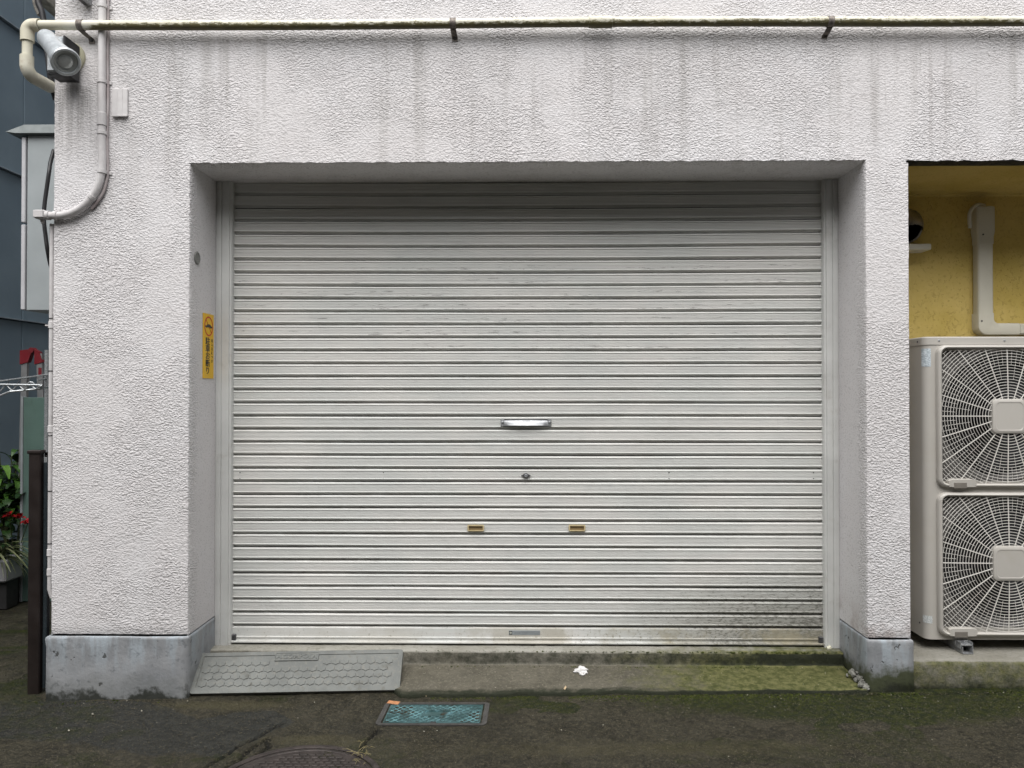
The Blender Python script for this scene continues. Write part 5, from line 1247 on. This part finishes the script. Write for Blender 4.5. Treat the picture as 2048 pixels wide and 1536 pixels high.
# ------------------------------------------------------------------ unseen house across the alley, added to block low sky light
hb = empty('unseen_opposite_house', (0, -6.2, 0), 'unseen beige rendered house added across the alley to shape the light', 'house')
mb = MB(); mb.box(-16, 16, -13, -6.2, -.1, 5.2); part(mb, 'wall', simple('beige_render', (.34, .32, .29), .85, bump=.004, bscale=40), hb)
mb = MB(); mb.box(-16.3, 16.3, -13.3, -5.8, 5.2, 5.4, .02); part(mb, 'roof', simple('roof_grey', (.10, .10, .11), .7), hb)
M_WIN = simple('window_glass', (.05, .06, .065), .08, spec=.7); M_WFR = simple('window_frame', (.35, .35, .35), .4, .5)
for i in range(-3, 4):
    for z0 in (.9, 3.4):
        mb = MB(); mb.box(i * 4 - .8, i * 4 + .8, -6.205, -6.15, z0, z0 + 1.4, .01); w_ = part(mb, 'window', M_WFR, hb)
        mb = MB(); mb.box(i * 4 - .74, i * 4 + .74, -6.15, -6.145, z0 + .06, z0 + 1.34); part(mb, 'pane', M_WIN, w_)

rb = MB(); rb.box(-9, XL0 - .05, 5.2, 5.5, -.1, 6.0)  # unseen wall, added to keep sky light out of the passage
tag(rb.build('unseen_rear_wall', simple('rear_render', (.12, .12, .12), .85)), 'unseen grey rendered wall added at the far end to darken the passage', 'wall')
# ------------------------------------------------------------------ potted plants in the passage
def leaf_mesh(name, L, w, droop, mat, fold=.25, n=6):
    mb = MB(); rings = []
    for k in range(n + 1):
        u = k / n; wd = w * math.sin(math.pi * (u * .92 + .04)) ** .8; x = L * u * (1 - .12 * droop * u); z = .32 * L * math.sin(u * 1.6) - droop * L * u * u
        rings.append([(x, -wd, z + fold * wd), (x, 0, z), (x, wd, z + fold * wd)])
    mb.loft(rings, False, False, False); me = mb.mesh(name, mat); me.polygons.foreach_set('use_smooth', [True] * len(me.polygons)); return me
def leafmat(name, a, b):
    t = NT(name, .42, spec=.4); t.base(t.mix(t.obrand(), a, b)); t.b.inputs['Subsurface Weight'].default_value = 0
    return t.m
M_LF = leafmat('green_leaf', (.030, .085, .012), (.095, .20, .030)); M_SP = leafmat('pale_leaf', (.055, .075, .03), (.16, .17, .09)); M_LD = leafmat('dark_leaf', (.010, .030, .008), (.025, .060, .014))
M_POT = simple('black_pot', (.02, .02, .02), .6); M_WPOT = simple('white_planter', (.30, .30, .31), .5); M_STEM = simple('stem', (.06, .07, .025), .7); M_FLO = leafmat('red_petal', (.18, .003, .006), (.34, .008, .012)); M_SOIL = simple('soil', (.02, .015, .01), .9, bump=.004, bscale=60)
def put_leaf(me, nm, parent, p, yaw, pit, s):
    o = bpy.data.objects.new(nm, me); COL.objects.link(o); o.parent = parent
    o.matrix_parent_inverse = Matrix.Translation(parent_loc(parent)).inverted(); o.location = p; o.rotation_euler = (random.uniform(-.3, .3), -pit, yaw); o.scale = (s, s, s)
lm1 = leaf_mesh('leaf', .13, .019, .75, M_LF); lm2 = leaf_mesh('leaf', .26, .0075, 1.0, M_SP, n=9); lm3 = leaf_mesh('leaf', .10, .028, .55, M_LD)
pet = leaf_mesh('petal', .040, .014, .5, M_FLO)
def pot(parent, c, r, h, mat):
    mb = MB(); mb.lathe([(r * .72, 0), (r, h), (r * 1.06, h), (r * 1.06, h - .02), (r * 1.0, h + .0), (r * .95, h), (r * .92, h - .02)], Matrix.Translation(c), 24); part(mb, 'pot', mat, parent, smooth=40)
    mb = MB(); mb.lathe([(r * .93, h - .02), (0, h - .015)], Matrix.Translation(c), 24); part(mb, 'soil', M_SOIL, parent)
rn = random.Random(9); random.seed(5)
# A: leafy green plant in a tall pot
Yp = 1.75; cA = Vector((X(14, Yp, 1000), Yp, gz(-3)))
pa = empty('leafy_plant', cA, 'bushy bright green potted plant, tallest of the plants by the gate post', 'plant', 'potted plants in the passage')
pot(pa, cA, .13, .34, M_POT)
for k in range(17):
    a = rn.uniform(0, 6.28); top_ = cA + Vector((math.cos(a) * rn.uniform(.02, .17), math.sin(a) * .12, rn.uniform(.60, .98)))
    mb = MB(); mb.tube([cA + Vector((0, 0, .32)), (cA + top_) / 2 + Vector((0, 0, .18)), top_], [.006, .005, .003], 6); part(mb, 'stem', M_STEM, pa)
    for j in range(9):
        q = cA.lerp(top_, .55 + .45 * (j + 1) / 9); q.z = cA.z + .34 + (top_.z - cA.z - .34) * (.35 + .65 * (j + 1) / 9)
        put_leaf(lm1 if rn.random() < .7 else lm3, 'leaf', pa, q, rn.uniform(0, 6.28), rn.uniform(-.1, .9), rn.uniform(.9, 1.4))
# B: red flowers
Yp = 1.60; cB = Vector((X(30, Yp, 1100), Yp, gz(-3)))
pb = empty('red_flower_plant', cB, 'dark leaved potted plant with round red flowers', 'plant', 'potted plants in the passage')
pot(pb, cB, .11, .26, M_POT)
for k in range(60):
    a = rn.uniform(0, 6.28); q = cB + Vector((math.cos(a) * rn.uniform(.0, .10), math.sin(a) * .10, rn.uniform(.28, .74))); put_leaf(lm3, 'leaf', pb, q, rn.uniform(0, 6.28), rn.uniform(-.2, .6), rn.uniform(.7, 1.2))
for px, py in ((19, 1033), (41, 1036), (56, 1046)):
    c = W(px, py, Yp - .12)
    for j in range(11): put_leaf(pet, 'petal', pb, c + Vector((random.uniform(-.006, .006), -.004 * (j % 3), random.uniform(-.006, .006))), j * .57 * 1.9, rn.uniform(-.2, 1.3), rn.uniform(.8, 1.1))
    mb = MB(); mb.tube([c, cB + Vector((0, 0, .26))], .003, 5); part(mb, 'stem', M_STEM, pb)
# C: spider plant in a white planter
Yp = 1.40; cC = Vector((X(4, Yp, 1120), Yp, gz(-3)))
pc = empty('spider_plant', cC, 'spider plant with thin arching pale leaves in a white planter', 'plant', 'potted plants in the passage')
mb = MB(); mb.box(cC.x - .16, cC.x + .07, Yp - .07, Yp + .10, .16, .30, .01); part(mb, 'planter', M_WPOT, pc)
mb = MB(); mb.box(cC.x - .14, cC.x + .05, Yp - .03, Yp + .08, gz(-3), .159, .004); part(mb, 'planter_stand', M_POT, pc)
for k in range(42):
    a = rn.uniform(-.9, 2.2) if k % 3 else rn.uniform(0, 6.28); put_leaf(lm2, 'leaf', pc, cC + Vector((rn.uniform(-.03, .03), rn.uniform(-.05, .03), .31)), -a * .6, rn.uniform(.1, 1.2), rn.uniform(.6, 1.1))
